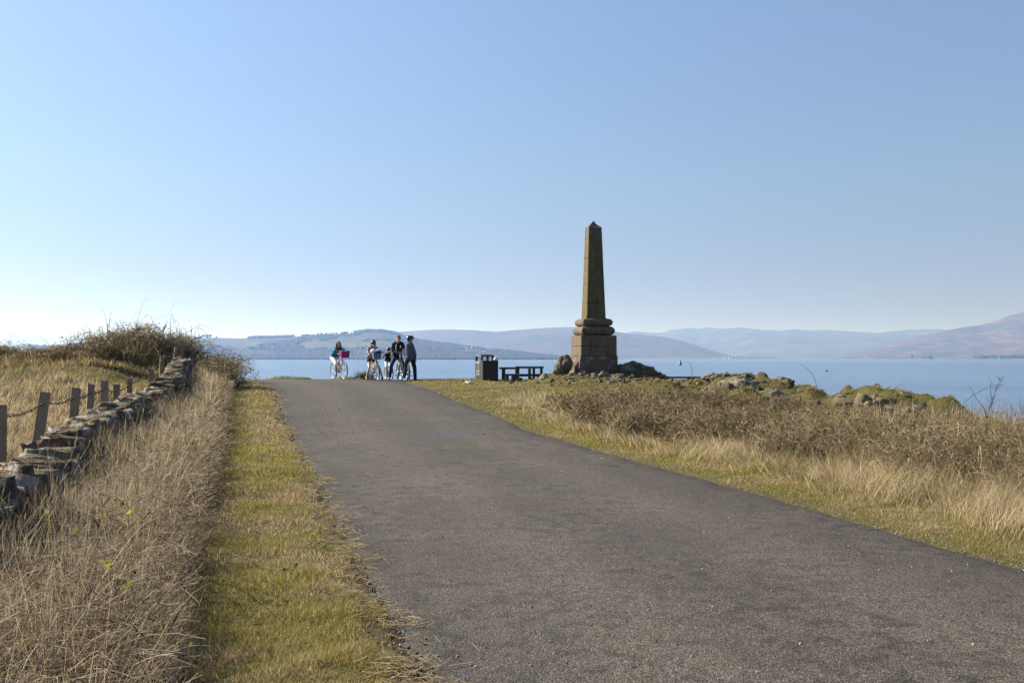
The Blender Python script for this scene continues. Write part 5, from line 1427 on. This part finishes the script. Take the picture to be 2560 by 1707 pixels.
def bicycle(name, rear, front, label, paint, r=.33, steer=0.0, lean=0.0, seat_h=.92, bar_h=1.02, barw=.31, step=False, rimm=None, basket=None, guards=False):
    """rear, front: wheel contact points on the ground"""
    d = front - rear; L = math.hypot(d.x, d.y)
    t = thing(name, rear, label, 'bicycle', math.atan2(d.y, d.x), 'bicycles of the group on the road')
    t.rotation_euler = (lean, -math.atan2(d.z, L), math.atan2(d.y, d.x))
    k = L / 1.05; s_ = k
    V = lambda x, y, z: Vector((x * s_, y * s_, z * s_))
    rr = r / s_
    bb = V(.43, 0, rr - .04); st = V(.27, 0, seat_h - .16); ht = V(.83, 0, bar_h - .14); hb = V(.87, 0, rr + .36); rh = V(0, 0, rr)
    bm = bmesh.new(); R1 = .019
    bm_tube(bm, [bb, st], R1 * s_, 8)
    bm_tube(bm, [hb, ht], .022 * s_, 8)
    if step:
        bm_tube(bm, [V(.36, 0, rr + .16), V(.52, 0, rr + .14), ht - V(0, 0, .08)], R1 * s_, 8); bm_tube(bm, [bb, hb], .023 * s_, 8)
    else:
        bm_tube(bm, [st - V(0, 0, .05), ht - V(0, 0, .05)], R1 * s_, 8); bm_tube(bm, [bb, hb], .023 * s_, 8)
    for sy in (-1, 1):
        bm_tube(bm, [bb + V(-.03, sy * .035, 0), rh + V(0, sy * .065, 0)], .010 * s_, 6); bm_tube(bm, [st - V(0, -sy * .02, .08), rh + V(0, sy * .065, 0)], .009 * s_, 6)
    bm_tube(bm, [bb + V(0, -.045, 0), bb + V(0, .045, 0)], .024 * s_, 8)
    bm_done(bm, 'frame', paint, t)
    fork = link('fork', None, None, t); fork.empty_display_size = .05
    fork.location = hb; fork.rotation_euler = (0, 0, steer)
    fh = V(1.05, 0, rr) - hb
    bm = bmesh.new()
    for sy in (-1, 1): bm_tube(bm, [V(0, sy * .05, .0), V(.05, sy * .06, -.16), fh + V(0, sy * .055, 0)], [.015 * s_, .014 * s_, .010 * s_], 6)
    bm_tube(bm, [V(0, -.055, .0), V(0, .055, 0)], .018 * s_, 6)
    bm_tube(bm, [V(0, 0, 0), ht - hb + V(-.012, 0, .09)], .014 * s_, 6)
    fo = bm_done(bm, 'fork_blades', paint, t); fo.name = 'fork'
    M = Matrix.Translation(hb) @ Matrix.Rotation(steer, 4, 'Z')
    fo.data.transform(M); bpy.data.objects.remove(fork)
    fo.name = 'fork'
    bar = ht - hb + V(-.012, 0, .10)
    bm = bmesh.new()
    bm_tube(bm, [bar, bar + V(.05, 0, .02)], .015 * s_, 6)
    bm_tube(bm, [bar + V(-.06, -barw, .03), bar + V(.02, -barw * .55, .045), bar + V(.05, -.06, .02), bar + V(.05, .06, .02), bar + V(.02, barw * .55, .045), bar + V(-.06, barw, .03)], .012 * s_, 6)
    bm.transform(M); hbo = bm_done(bm, 'handlebar', M_SIL, t)
    for sy in (-1, 1):
        bm = bmesh.new(); bm_tube(bm, [bar + V(-.015, sy * barw * .76, .04), bar + V(-.075, sy * barw * 1.06, .028)], .018 * s_, 8); bm.transform(M); bm_done(bm, 'grip', M_GRP, hbo)
    bm = bmesh.new(); sp = V(.245, 0, seat_h)
    bm_ell(bm, sp - V(.04, 0, 0), (.12 * s_, .075 * s_, .035 * s_), 14, 8); bm_ell(bm, sp + V(.07, 0, .005), (.11 * s_, .035 * s_, .026 * s_), 12, 8)
    bm_tube(bm, [st - V(-.01, 0, .06), sp], .014 * s_, 6); bm_done(bm, 'saddle', M_BLK, t)
    for nm, c_, tr in (('rear', rh, None), ('front', V(1.05, 0, rr), M)):
        bm = bmesh.new(); bm_torus(bm, c_, (0, 1, 0), r - .040, .012, 40, 6, 1.0)
        for q in range(18):
            a = 2 * math.pi * q / 18; bm_tube(bm, [c_ + Vector((.02 * math.cos(a + .5), .02 * (-1) ** q, .02 * math.sin(a + .5))), c_ + Vector(((r - .045) * math.cos(a), 0, (r - .045) * math.sin(a)))], .0014, 3, False)
        bm_tube(bm, [c_ + V(0, -.06, 0), c_ + V(0, .06, 0)], .018, 8)
        if tr is not None: bm.transform(M @ Matrix.Translation(-hb))
        wh = bm_done(bm, 'wheel', rimm or M_RIM, t)
        bm = bmesh.new(); bm_torus(bm, c_, (0, 1, 0), r - .021, .021, 44, 8)
        if tr is not None: bm.transform(M @ Matrix.Translation(-hb))
        bm_done(bm, 'tyre', M_TYRE, wh)
        if guards:
            bm = bmesh.new(); path = [c_ + Vector(((r + .025) * math.cos(a), 0, (r + .025) * math.sin(a))) for a in np.linspace(R(25 if nm == 'front' else 60), R(150 if nm == 'front' else 205), 16)]
            bm_tube(bm, path, .022, 6)
            if tr is not None: bm.transform(M @ Matrix.Translation(-hb))
            bm_done(bm, 'mudguard', paint, t)
    bm = bmesh.new(); bm_torus(bm, bb + V(0, -.055, 0), (0, 1, 0), .075 * s_, .012 * s_, 24, 6)
    bm_tube(bm, [bb + V(0, -.07, 0), bb + V(.12, -.075, -.10)], .011 * s_, 6); bm_tube(bm, [bb + V(0, .07, 0), bb + V(-.12, .075, .10)], .011 * s_, 6); bm_tube(bm, [bb + V(0, -.07, 0), bb + V(0, .07, 0)], .013 * s_, 6)
    cr = bm_done(bm, 'crank', M_SIL, t)
    for (c_, sy) in ((bb + V(.12, -.12, -.10), -1), (bb + V(-.12, .12, .10), 1)):
        bm = bmesh.new(); bm_box(bm, c_, (.09 * s_, .09 * s_, .022 * s_), bev=.005); bm_done(bm, 'pedal', M_BLK, cr)
    if basket:
        (bw, bd, bh, off, mat) = basket
        bm = bmesh.new(); c0 = bar + V(.10 + off, 0, -.10); rings = []
        for (z_, q) in ((-bh / 2, .84), (-bh / 2 + .02, .9), (0, .96), (bh / 2, 1.02), (bh / 2 + .004, .95), (-bh / 2 + .03, .84)):
            ring = []
            for i in range(24):
                a = 2 * math.pi * i / 24; cx_ = abs(math.cos(a)) ** .5 * math.copysign(1, math.cos(a)); sx_ = abs(math.sin(a)) ** .5 * math.copysign(1, math.sin(a))
                ring.append(bm.verts.new(c0 + Vector((bd / 2 * q * cx_ + bd / 2, bw / 2 * q * sx_, z_))))
            rings.append(ring)
        for a_, b_ in zip(rings[:-1], rings[1:]):
            for i in range(24): bm.faces.new((a_[i], a_[(i + 1) % 24], b_[(i + 1) % 24], b_[i]))
        bm.faces.new(rings[0][::-1]); bm.faces.new(rings[-1])
        bm.transform(M); bm_done(bm, 'basket', mat, t)
        t['basket_top'] = 0; del t['basket_top']
        bpy.context.view_layer.update()
        return t, t.matrix_world @ M @ (c0 + Vector((bd / 2, 0, bh / 2)))
    return t, None


def gp(x, y): return Vector((x, y, float(roadz(np.array([x]), np.array([y]))[0]) + .004 if Xl(y) < x < Xr(y) else gz(x, y)))


def Apx(x, y, Y): return P(810 + x * 80 / 1045, 840 + y * 80 / 1045, Y)


def Bpx(x, y, Y): return P(905 + x * 145 / 1749, 830 + y * 145 / 1749, Y)


def wicker(name, c1, c2, sc):
    s = NT(name); o = s.obj(); wv = s.n('TexWave'); wv.inputs['Scale'].default_value = sc; wv.bands_direction = 'Z'; s.l(o, wv.inputs['Vector'])
    wy = s.n('TexWave'); wy.inputs['Scale'].default_value = sc * .8; wy.bands_direction = 'Y'; s.l(o, wy.inputs['Vector'])
    f_ = s.math('MULTIPLY', wv.outputs['Fac'], wy.outputs['Fac'])
    return s.end(s.bsdf(s.mix(f_, c1, c2), .6, .3, s.bump(f_, .5, .01)))


W_rear = gp(-6.90, 38.5); W_front = gp(-6.33, 37.58)
bikeW, topW = bicycle('bicycle', W_rear, W_front, 'step through bicycle with a big pink front basket, leftmost of the bicycles', plain('cream_paint', (.42, .41, .36), .35, .5), step=True, rimm=M_RIMW, guards=False, bar_h=1.06, seat_h=.84,
                      basket=(.36, .28, .25, .02, wicker('pink_wicker', (.20, .015, .10), (.42, .05, .24), 14)))
G_rear = Bpx(275, 1470, 37.5); G_rear = gp(G_rear.x, 37.5); G_front = Bpx(510, 1470, 36.5); G_front = gp(G_front.x, 36.55)
bikeG, topG = bicycle('bicycle', G_rear, G_front, 'silver bicycle with a grey wire basket ridden by the girl in shorts', plain('grey_paint', (.40, .41, .40), .35, .5), steer=R(-8), lean=R(4), bar_h=1.04, seat_h=.82, step=True, rimm=M_RIMW,
                      basket=(.32, .24, .22, .02, wicker('grey_wire', (.12, .12, .125), (.36, .36, .37), 18)))
M_x = Bpx(1060, 1450, 37.9).x; M_fx = Bpx(1140, 1450, 36.9).x
bikeM, _ = bicycle('bicycle', gp(M_x, 38.1), gp(M_fx + .02, 37.06), 'dark grey bicycle pointing at the viewer under the man in the black jacket', plain('gunmetal', (.14, .14, .145), .35, .5), steer=R(6), bar_h=1.06, seat_h=.92)
T_rx = Bpx(1420, 1500, 35.6).x; T_fx = Bpx(1375, 1450, 36.6).x
bikeT, _ = bicycle('bicycle', gp(T_rx, 35.6), gp(T_fx, 36.62), 'black mountain bicycle seen from behind under the teenager in grey', M_BLK, r=.335, bar_h=1.02, seat_h=.90, barw=.33, lean=R(-2))
C_rx = Bpx(705, 1430, 38.6).x
bikeC, _ = bicycle('bicycle', gp(C_rx, 38.75), gp(C_rx + .30, 38.05), 'small child bicycle half hidden behind the man', plain('dark_red', (.10, .02, .02), .4, .5), r=.25, bar_h=1.0, seat_h=.82, barw=.28, rimm=M_RIMW)


# ------------------------------------------------------------------ people
def capsule(bm, a, b, ra, rb, seg=12):
    a, b = Vector(a), Vector(b); d = b - a; L = d.length
    if L < 1e-5: d = Vector((0, 0, 1)); L = 1e-5
    q = Vector((0, 0, 1)).rotation_difference(d.normalized()).to_matrix()
    prof = [(ra * math.cos(t), -ra * math.sin(t)) for t in np.linspace(math.pi / 2, 0, 5)] + [(rb * math.cos(t), L + rb * math.sin(t)) for t in np.linspace(0, math.pi / 2, 5)]
    rings = []
    for (r_, z_) in prof:
        rings.append([bm.verts.new(a + q @ Vector((max(r_, 1e-4) * math.cos(2 * math.pi * k / seg), max(r_, 1e-4) * math.sin(2 * math.pi * k / seg), z_))) for k in range(seg)])
    for r0, r1 in zip(rings[:-1], rings[1:]):
        for k in range(seg): bm.faces.new((r0[k], r0[(k + 1) % seg], r1[(k + 1) % seg], r1[k]))
    bm.faces.new(rings[0][::-1]); bm.faces.new(rings[-1])


def fuse(bm, name, mat, parent, vox=.007, smooth=4):
    """union of overlapping shapes as ONE continuous smooth surface"""
    bmesh.ops.recalc_face_normals(bm, faces=bm.faces[:])
    me = bpy.data.meshes.new('tmp'); bm.to_mesh(me); bm.free()
    o = bpy.data.objects.new('tmp', me); COL.objects.link(o)
    m = o.modifiers.new('r', 'REMESH'); m.mode = 'VOXEL'; m.voxel_size = vox; m.use_smooth_shade = True
    if smooth:
        m = o.modifiers.new('s', 'SMOOTH'); m.factor = .5; m.iterations = smooth
    dg = bpy.context.evaluated_depsgraph_get(); nm = bpy.data.meshes.new_from_object(o.evaluated_get(dg))
    bpy.data.objects.remove(o); bpy.data.meshes.remove(me); nm.name = name; nm.materials.clear()
    inv = Matrix.Translation(parent.location).inverted(); nm.transform(inv)
    nm.polygons.foreach_set('use_smooth', np.ones(len(nm.polygons), bool))
    return link(name, nm, mat, parent)


M_SKIN = plain('skin', (.45, .27, .19), .55, .4, var=.08, scale=12)


def cloth(name, c, var=.18): return plain(name, c, .85, .2, var=var, scale=14, bump=.15)


def person(label, J, H, facing, topcol, legcol, shoecol, hair=None, helmet=None, shorts=False, sleeve=1.0, legpart=1.0, pattern=None, extra=None, grip=(True, True)):
    """J: joints in world space; H: standing height; facing: direction the face looks"""
    g = J['foot_a'].copy(); root = Vector((J['hip'].x, J['hip'].y, min(J['foot_a'].z, J['foot_b'].z)))
    t = thing('person', root, label, 'person', 0, 'people with bicycles on the road')
    s = H / 1.75; f = facing.normalized(); upv = Vector((0, 0, 1)); side = f.cross(upv).normalized()      # the figure's right
    hd, ch = J['head'], J['chest']
    la = []
    bm = bmesh.new()
    rot = Matrix((side, f, side.cross(f))).transposed()
    bm_ell(bm, hd + Vector((0, 0, .022 * s)), (.074 * s, .094 * s, .094 * s), 20, 14, rot)          # skull
    bm_ell(bm, hd + f * .030 * s - Vector((0, 0, .055 * s)), (.056 * s, .058 * s, .070 * s), 18, 12, rot)  # jaw
    capsule(bm, hd + f * .088 * s + Vector((0, 0, .006)), hd + f * .108 * s - Vector((0, 0, .026 * s)), .009 * s, .014 * s, 8)   # nose
    capsule(bm, hd + f * .078 * s + side * .03 * s + Vector((0, 0, .026 * s)), hd + f * .078 * s - side * .03 * s + Vector((0, 0, .026 * s)), .012 * s, .012 * s, 8)  # brow
    capsule(bm, hd + f * .082 * s + side * .018 * s - Vector((0, 0, .058 * s)), hd + f * .082 * s - side * .018 * s - Vector((0, 0, .058 * s)), .009 * s, .009 * s, 8)  # lips
    for sg in (-1, 1): bm_ell(bm, hd + side * sg * .076 * s - f * .008 * s - Vector((0, 0, .012 * s)), (.014 * s, .02 * s, .032 * s), 10, 8, rot)
    nb = J['neck']; capsule(bm, nb, hd - Vector((0, 0, .05 * s)) - f * .01 * s, .058 * s, .050 * s)
    sa, sb, hp = J['sh_a'], J['sh_b'], J['hip']; ax = (sb - sa).normalized()
    ha, hb = hp - ax * .085 * s, hp + ax * .085 * s
    torso = [(sa.lerp(sb, .22), ha.lerp(hb, .15), .095, .105), (sa.lerp(sb, .78), ha.lerp(hb, .85), .095, .105), (sa.lerp(sb, .5) - Vector((0, 0, .06 * s)), hp, .105, .115), (sa, sb, .055, .055), (nb, sa.lerp(sb, .5), .058, .075)]
    for a, b, r0, r1 in torso: capsule(bm, a, b, r0 * s * .9, r1 * s * .9)
    for k in 'ab':
        S, E, W = J['sh_' + k], J['el_' + k], J['ha_' + k]
        capsule(bm, S, E, .047 * s, .040 * s); capsule(bm, E, W, .038 * s, .026 * s)
        # hand: palm and five fingers
        fd = (W - E).normalized(); dn = J.get('gripdir_' + k, (fd + Vector((0, 0, -.4))).normalized())
        across = fd.cross(Vector((0, 0, 1)));  across = across.normalized() if across.length > .1 else side
        pc = W + fd * .045 * s
        capsule(bm, W, pc, .024 * s, .032 * s); capsule(bm, pc - across * .022 * s, pc + across * .022 * s, .020 * s, .020 * s)
        for q in range(4):
            ln = (.036, .042, .040, .030)[q] * s; b0 = pc + across * (-.030 + .020 * q) * s + fd * .018 * s; b1 = b0 + (fd * .75 + Vector((0, 0, -.6))).normalized() * ln; b2 = b1 + (fd * -.1 + Vector((0, 0, -1))).normalized() * ln * .8; b3 = b2 + (fd * -.9 + Vector((0, 0, -.3))).normalized() * ln * .5
            for u_, w_ in ((b0, b1), (b1, b2), (b2, b3)): capsule(bm, u_, w_, .0092 * s, .0084 * s, 8)
        tb = pc + across * .030 * s * (1 if k == 'a' else -1) - fd * .015 * s; t1 = tb + (across * (1 if k == 'a' else -1) * .6 + fd * .7 + Vector((0, 0, -.3))).normalized() * .034 * s
        capsule(bm, tb, t1, .011 * s, .010 * s, 8); capsule(bm, t1, t1 + (fd * .8 + Vector((0, 0, -.6))).normalized() * .026 * s, .010 * s, .009 * s, 8)
        Hq, Kn, An = (ha if k == 'a' else hb), J['kn_' + k], J['an_' + k]
        capsule(bm, Hq, Kn, .082 * s, .056 * s); capsule(bm, Kn, Kn.lerp(An, .3), .052 * s, .054 * s); capsule(bm, Kn.lerp(An, .3), An, .054 * s, .036 * s)
        fdv = J['toe_' + k] - An; capsule(bm, An, J['toe_' + k], .036 * s, .030 * s)
    fuse(bm, 'body', M_SKIN, t, .0065 * max(.8, s))
    inv = t.location
    # face
    for sg in (-1, 1):
        bm = bmesh.new(); bm_ell(bm, hd + f * .082 * s + side * sg * .030 * s + Vector((0, 0, .004 * s)) - inv, (.012 * s, .008 * s, .009 * s), 10, 8, rot); bm_done(bm, 'eye', plain('eye_dark', (.02, .015, .012), .2, .5), t)
    bm = bmesh.new(); capsule(bm, hd + f * .094 * s + side * .018 * s - Vector((0, 0, .060 * s)) - inv, hd + f * .094 * s - side * .018 * s - Vector((0, 0, .060 * s)) - inv, .005 * s, .005 * s, 6); bm_done(bm, 'mouth', plain('lips', (.25, .08, .07), .5, .4), t)
    # clothing
    bm = bmesh.new(); lft = .014 * s
    for a, b, r0, r1 in torso[:3]: capsule(bm, a, b, r0 * s * .93 + lft, r1 * s + lft * 1.3)
    capsule(bm, sa, sb, .057 * s + lft, .057 * s + lft); capsule(bm, nb - Vector((0, 0, .02 * s)), sa.lerp(sb, .5), .058 * s + lft * .6, .075 * s + lft)
    for k in 'ab':
        S, E, W = J['sh_' + k], J['el_' + k], J['ha_' + k]
        sv = sleeve
        if sv <= 1: capsule(bm, S, S.lerp(E, sv), .047 * s + lft, .043 * s + lft)
        else: capsule(bm, S, E, .047 * s + lft, .041 * s + lft); capsule(bm, E, E.lerp(W, min(1, sv - 1)), .040 * s + lft, (.040 - .012 * min(1, sv - 1)) * s + lft)
    if extra: extra(bm, J, s, f, side)
    fuse(bm, 'top', topcol, t, .008 * max(.8, s))
    bm = bmesh.new(); capsule(bm, ha, hb, .104 * s, .104 * s)
    for k in 'ab':
        Hq, Kn, An = (ha if k == 'a' else hb), J['kn_' + k], J['an_' + k]
        lp = legpart
        if lp <= 1: capsule(bm, Hq, Hq.lerp(Kn, lp), .086 * s + lft, (.086 - .022 * lp) * s + lft)
        else: capsule(bm, Hq, Kn, .084 * s + lft, .058 * s + lft); capsule(bm, Kn, Kn.lerp(An, lp - 1), .058 * s + lft, .050 * s + lft * .9)
    fuse(bm, 'shorts' if shorts else 'trousers', legcol, t, .008 * max(.8, s))
    for k in 'ab':
        An, To = J['an_' + k], J['toe_' + k]; fd = (To - An); fh = Vector((fd.x, fd.y, 0)); fh = fh.normalized() if fh.length > .01 else f
        bm = bmesh.new(); capsule(bm, An - Vector((0, 0, .02 * s)), An - fh * .02 * s - Vector((0, 0, .045 * s)), .044 * s, .042 * s); capsule(bm, An - fh * .02 * s - Vector((0, 0, .045 * s)), To, .044 * s, .036 * s); capsule(bm, An - Vector((0, 0, .03 * s)), To.lerp(An, .35), .044 * s, .036 * s)
        fuse(bm, 'shoe', shoecol, t, .008)
    if hair:
        bm = bmesh.new()
        bm_ell(bm, hd + Vector((0, 0, .04 * s)) - f * .018 * s, (.086 * s, .100 * s, .095 * s), 18, 12, rot)
        if hair == 'long':
            for sg in (-1, 1):
                capsule(bm, hd + side * sg * .066 * s + Vector((0, 0, .05 * s)) + f * .02 * s, hd + side * sg * .082 * s - Vector((0, 0, .12 * s)) - f * .02 * s, .036 * s, .045 * s)
            capsule(bm, hd - f * .06 * s, hd - f * .07 * s - Vector((0, 0, .17 * s)), .075 * s, .075 * s); capsule(bm, hd + side * .07 * s - Vector((0, 0, .1 * s)), hd + side * .11 * s - Vector((0, 0, .22 * s)) + f * .02 * s, .05 * s, .04 * s)
        elif hair == 'short':
            capsule(bm, hd + f * .055 * s + Vector((0, 0, .10 * s)) - side * .03 * s, hd + f * .055 * s + Vector((0, 0, .10 * s)) + side * .03 * s, .032 * s, .032 * s)
            capsule(bm, hd - f * .05 * s, hd - f * .05 * s - Vector((0, 0, .06 * s)), .06 * s, .05 * s)
        elif hair == 'tail':
            capsule(bm, hd - f * .06 * s, hd - f * .05 * s - Vector((0, 0, .12 * s)), .065 * s, .055 * s)
            for sg in (-1, 1): capsule(bm, hd + side * sg * .07 * s + f * .01 * s, hd + side * sg * .075 * s - Vector((0, 0, .11 * s)), .026 * s, .026 * s)
        fuse(bm, 'hair', J['haircol'], t, .008)
    if helmet:
        bm = bmesh.new(); hc = hd + Vector((0, 0, .060 * s))
        bm_ell(bm, Vector((0, 0, 0)), (.103, .142, .098), 28, 16)
        bmesh.ops.bisect_plane(bm, geom=bm.verts[:] + bm.edges[:] + bm.faces[:], plane_co=(0, 0, -.022), plane_no=(0, -.12, -1), clear_outer=True)
        bmesh.ops.holes_fill(bm, edges=[e for e in bm.edges if e.is_boundary], sides=0)
        for v_ in bm.verts:                                           # ribs and vents along the shell
            if v_.co.z > 0:
                q = math.cos(v_.co.x / .103 * 8.5); k_ = 1 + .035 * q * min(1, v_.co.z / .05); v_.co.x *= k_; v_.co.z *= k_; v_.co.y *= 1 + .02 * q
        bm.transform(Matrix.Translation(hc - inv) @ rot.to_4x4() @ Matrix.Scale(s ** .5, 4))
        hm = bm_done(bm, 'helmet', helmet, t)
        for sx in (-.045, 0, .045):
            bm = bmesh.new()
            bm_ell(bm, Vector((sx, .085, .068 - abs(sx) * .3)), (.012, .035, .018), 10, 6); bm.transform(Matrix.Translation(hc - inv) @ rot.to_4x4() @ Matrix.Scale(s ** .5, 4)); bm_done(bm, 'vent', M_VENT, hm)
        bm = bmesh.new()
        bm_tube(bm, [hd + side * .084 * s + Vector((0, 0, .04 * s)) - inv, hd + side * .062 * s + f * .035 * s - Vector((0, 0, .10 * s)) - inv, hd + f * .04 * s - Vector((0, 0, .128 * s)) - inv, hd - side * .062 * s + f * .035 * s - Vector((0, 0, .10 * s)) - inv, hd - side * .084 * s + Vector((0, 0, .04 * s)) - inv], .006, 6)
        bm_done(bm, 'chin_strap', M_BLK, hm)
    return t


M_VENT = plain('helmet_vent', (.10, .10, .11), .4, .5)
M_HELM = plain('black_shell', (.014, .014, .016), .22, .6, var=.1)
BROWNH = plain('brown_hair', (.055, .026, .014), .5, .4, var=.3, scale=30)
LBROWNH = plain('light_brown_hair', (.14, .075, .04), .5, .4, var=.3, scale=30)
VV = Vector


def joints(fn, Y, tab, **kw):
    J = {k: fn(v[0], v[1], Y + v[2]) for k, v in tab.items()}; J.update(kw); return J


# woman with the pink basket
J = joints(Apx, 38.1, {'head': (472, 275, -.12), 'neck': (440, 372, -.03), 'chest': (430, 480, .0), 'sh_a': (345, 415, -.10), 'sh_b': (545, 398, .05), 'hip': (335, 690, .17),
                       'el_a': (352, 525, -.38), 'ha_a': (455, 580, -.48), 'el_b': (660, 455, -.22), 'ha_b': (722, 512, -.36),
                       'kn_a': (398, 915, -.25), 'an_a': (392, 1190, -.10), 'toe_a': (400, 1290, -.22), 'kn_b': (470, 855, -.10), 'an_b': (480, 1085, .15), 'toe_b': (500, 1175, .02), 'foot_a': (400, 1430, 0), 'foot_b': (400, 1430, 0)}, haircol=BROWNH)
person('long haired woman in teal top and white trousers riding the bicycle with the pink basket', J, 1.66, VV((.28, -.9, -.12)), cloth('teal_jersey', (.012, .17, .25)), cloth('white_trousers', (.66, .63, .68)), cloth('brown_shoe', (.10, .05, .035)), hair='long', sleeve=1.55, legpart=1.18)
# girl in shorts
J = joints(Bpx, 37.0, {'head': (345, 352, -.10), 'neck': (320, 452, .05), 'chest': (310, 560, .1), 'sh_a': (215, 470, .0), 'sh_b': (425, 478, .05), 'hip': (262, 770, .28),
                       'el_a': (172, 600, .0), 'ha_a': (215, 665, -.16), 'el_b': (515, 575, -.02), 'ha_b': (590, 592, -.14),
                       'kn_a': (222, 1075, -.10), 'an_a': (135, 1360, -.10), 'toe_a': (140, 1462, -.24), 'kn_b': (520, 1095, .10), 'an_b': (600, 1335, .05), 'toe_b': (625, 1440, -.10), 'foot_a': (140, 1490, -.1), 'foot_b': (620, 1450, 0)}, haircol=LBROWNH)
person('girl in lilac top, dark shorts and black helmet astride the bicycle with the grey basket', J, 1.58, VV((.12, -.9, -.42)), cloth('lilac_top', (.30, .25, .30), .4), cloth('denim_shorts', (.018, .03, .055)), cloth('dark_trainer', (.05, .025, .025)), hair='tail', helmet=M_HELM, shorts=True, sleeve=.45, legpart=.42)
# child
J = joints(Bpx, 38.4, {'head': (806, 545, -.05), 'neck': (800, 632, 0), 'chest': (790, 720, 0), 'sh_a': (722, 668, 0), 'sh_b': (870, 668, 0), 'hip': (775, 900, .15),
                       'el_a': (632, 755, -.05), 'ha_a': (690, 738, -.25), 'el_b': (925, 750, -.05), 'ha_b': (880, 735, -.25),
                       'kn_a': (735, 1050, -.18), 'an_a': (738, 1225, .0), 'toe_a': (725, 1300, -.12), 'kn_b': (850, 1030, -.15), 'an_b': (845, 1180, 0), 'toe_b': (850, 1250, -.1), 'foot_a': (740, 1430, 0), 'foot_b': (740, 1430, 0)}, haircol=BROWNH)
person('small child in black jacket and white trousers on the little bicycle behind the man', J, 1.18, VV((-.05, -1, -.2)), cloth('black_fleece', (.012, .011, .014)), cloth('pale_trousers', (.55, .53, .58)), cloth('black_trainer', (.02, .02, .02)), hair='short', helmet=M_HELM, sleeve=1.9, legpart=1.9)


def lapels(bm, J, s, f, side):
    capsule(bm, J['neck'] + side * .07 * s, J['neck'] - side * .07 * s - f * .02 * s, .05 * s, .05 * s)
    capsule(bm, J['neck'] - f * .04 * s + Vector((0, 0, .02)), J['neck'] - f * .04 * s, .07 * s, .07 * s)


# man
J = joints(Bpx, 37.6, {'head': (1100, 205, -.22), 'neck': (1085, 318, -.06), 'chest': (1085, 450, .0), 'sh_a': (955, 365, -.03), 'sh_b': (1212, 352, .03), 'hip': (1065, 735, .22),
                       'el_a': (905, 520, -.08), 'ha_a': (915, 635, -.26), 'el_b': (1285, 500, -.06), 'ha_b': (1285, 640, -.22),
                       'kn_a': (890, 985, -.15), 'an_a': (828, 1360, -.10), 'toe_a': (800, 1445, -.24), 'kn_b': (1225, 930, -.12), 'an_b': (1225, 1150, .08), 'toe_b': (1238, 1235, -.06), 'foot_a': (790, 1460, 0), 'foot_b': (790, 1460, 0)}, haircol=LBROWNH)
tm = person('man with short brown hair in a black jacket and blue jeans leaning on the handlebar', J, 1.80, VV((.05, -1, -.30)), cloth('black_jacket', (.013, .014, .018)), cloth('blue_jeans', (.025, .05, .095)), cloth('beige_shoe', (.46, .41, .36)), hair='short', sleeve=1.92, legpart=1.95, extra=lapels)
n0 = J['neck'] - tm.location; c0 = J['chest'] - tm.location
bm = bmesh.new(); bm_tube(bm, [n0 + VV((-.045, -.13, -.06)), n0 + VV((-.055, -.155, -.20)), n0 + VV((-.055, -.15, -.42))], [.014, .022, .018], 8); bm_done(bm, 'scarf', cloth('grey_scarf', (.28, .30, .38)), tm)
bm = bmesh.new(); bm_ell(bm, n0 + VV((.12, -.15, -.16)), (.022, .012, .06), 10, 8); bm_done(bm, 'badge', cloth('pale_print', (.45, .45, .45)), tm)
# teenager seen from behind
J = joints(Bpx, 35.9, {'head': (1450, 232, .0), 'neck': (1432, 330, -.02), 'chest': (1430, 500, 0), 'sh_a': (1362, 396, .02), 'sh_b': (1508, 392, -.02), 'hip': (1450, 790, -.02),
                       'el_a': (1318, 560, .12), 'ha_a': (1305, 690, .42), 'el_b': (1585, 590, -.08), 'ha_b': (1612, 780, -.05),
                       'kn_a': (1322, 1075, .10), 'an_a': (1290, 1290, -.05), 'toe_a': (1268, 1365, .08), 'kn_b': (1588, 1090, .04), 'an_b': (1605, 1425, .0), 'toe_b': (1600, 1490, .12), 'foot_a': (1600, 1500, 0), 'foot_b': (1600, 1500, 0)}, haircol=BROWNH)
person('teenager in grey jumper and black trousers seen from behind with a black helmet', J, 1.72, VV((.86, .25, .02)), cloth('grey_jumper', (.075, .085, .125)), cloth('black_trousers', (.010, .010, .013)), cloth('black_boot', (.015, .014, .014)), hair='short', helmet=M_HELM, sleeve=1.95, legpart=1.95)

# things in the girl's basket
if topG is not None:
    crumple('bag', topG + VV((.02, .0, .03)), (.13, .13, .07), 51, cloth('blue_nylon', (.012, .075, .30)), 'blue bag on top of the grey bicycle basket', 'bag')
    crumple('cloth', topG + VV((-.13, .06, .06)), (.09, .09, .09), 52, cloth('white_cotton', (.72, .70, .70)), 'white cloth bundled at the left of the grey bicycle basket', 'cloth')
    crumple('towel', topG + VV((.06, .10, .10)), (.08, .07, .06), 53, cloth('cream_towel', (.55, .50, .40)), 'cream towel behind the blue bag in the grey bicycle basket', 'towel')
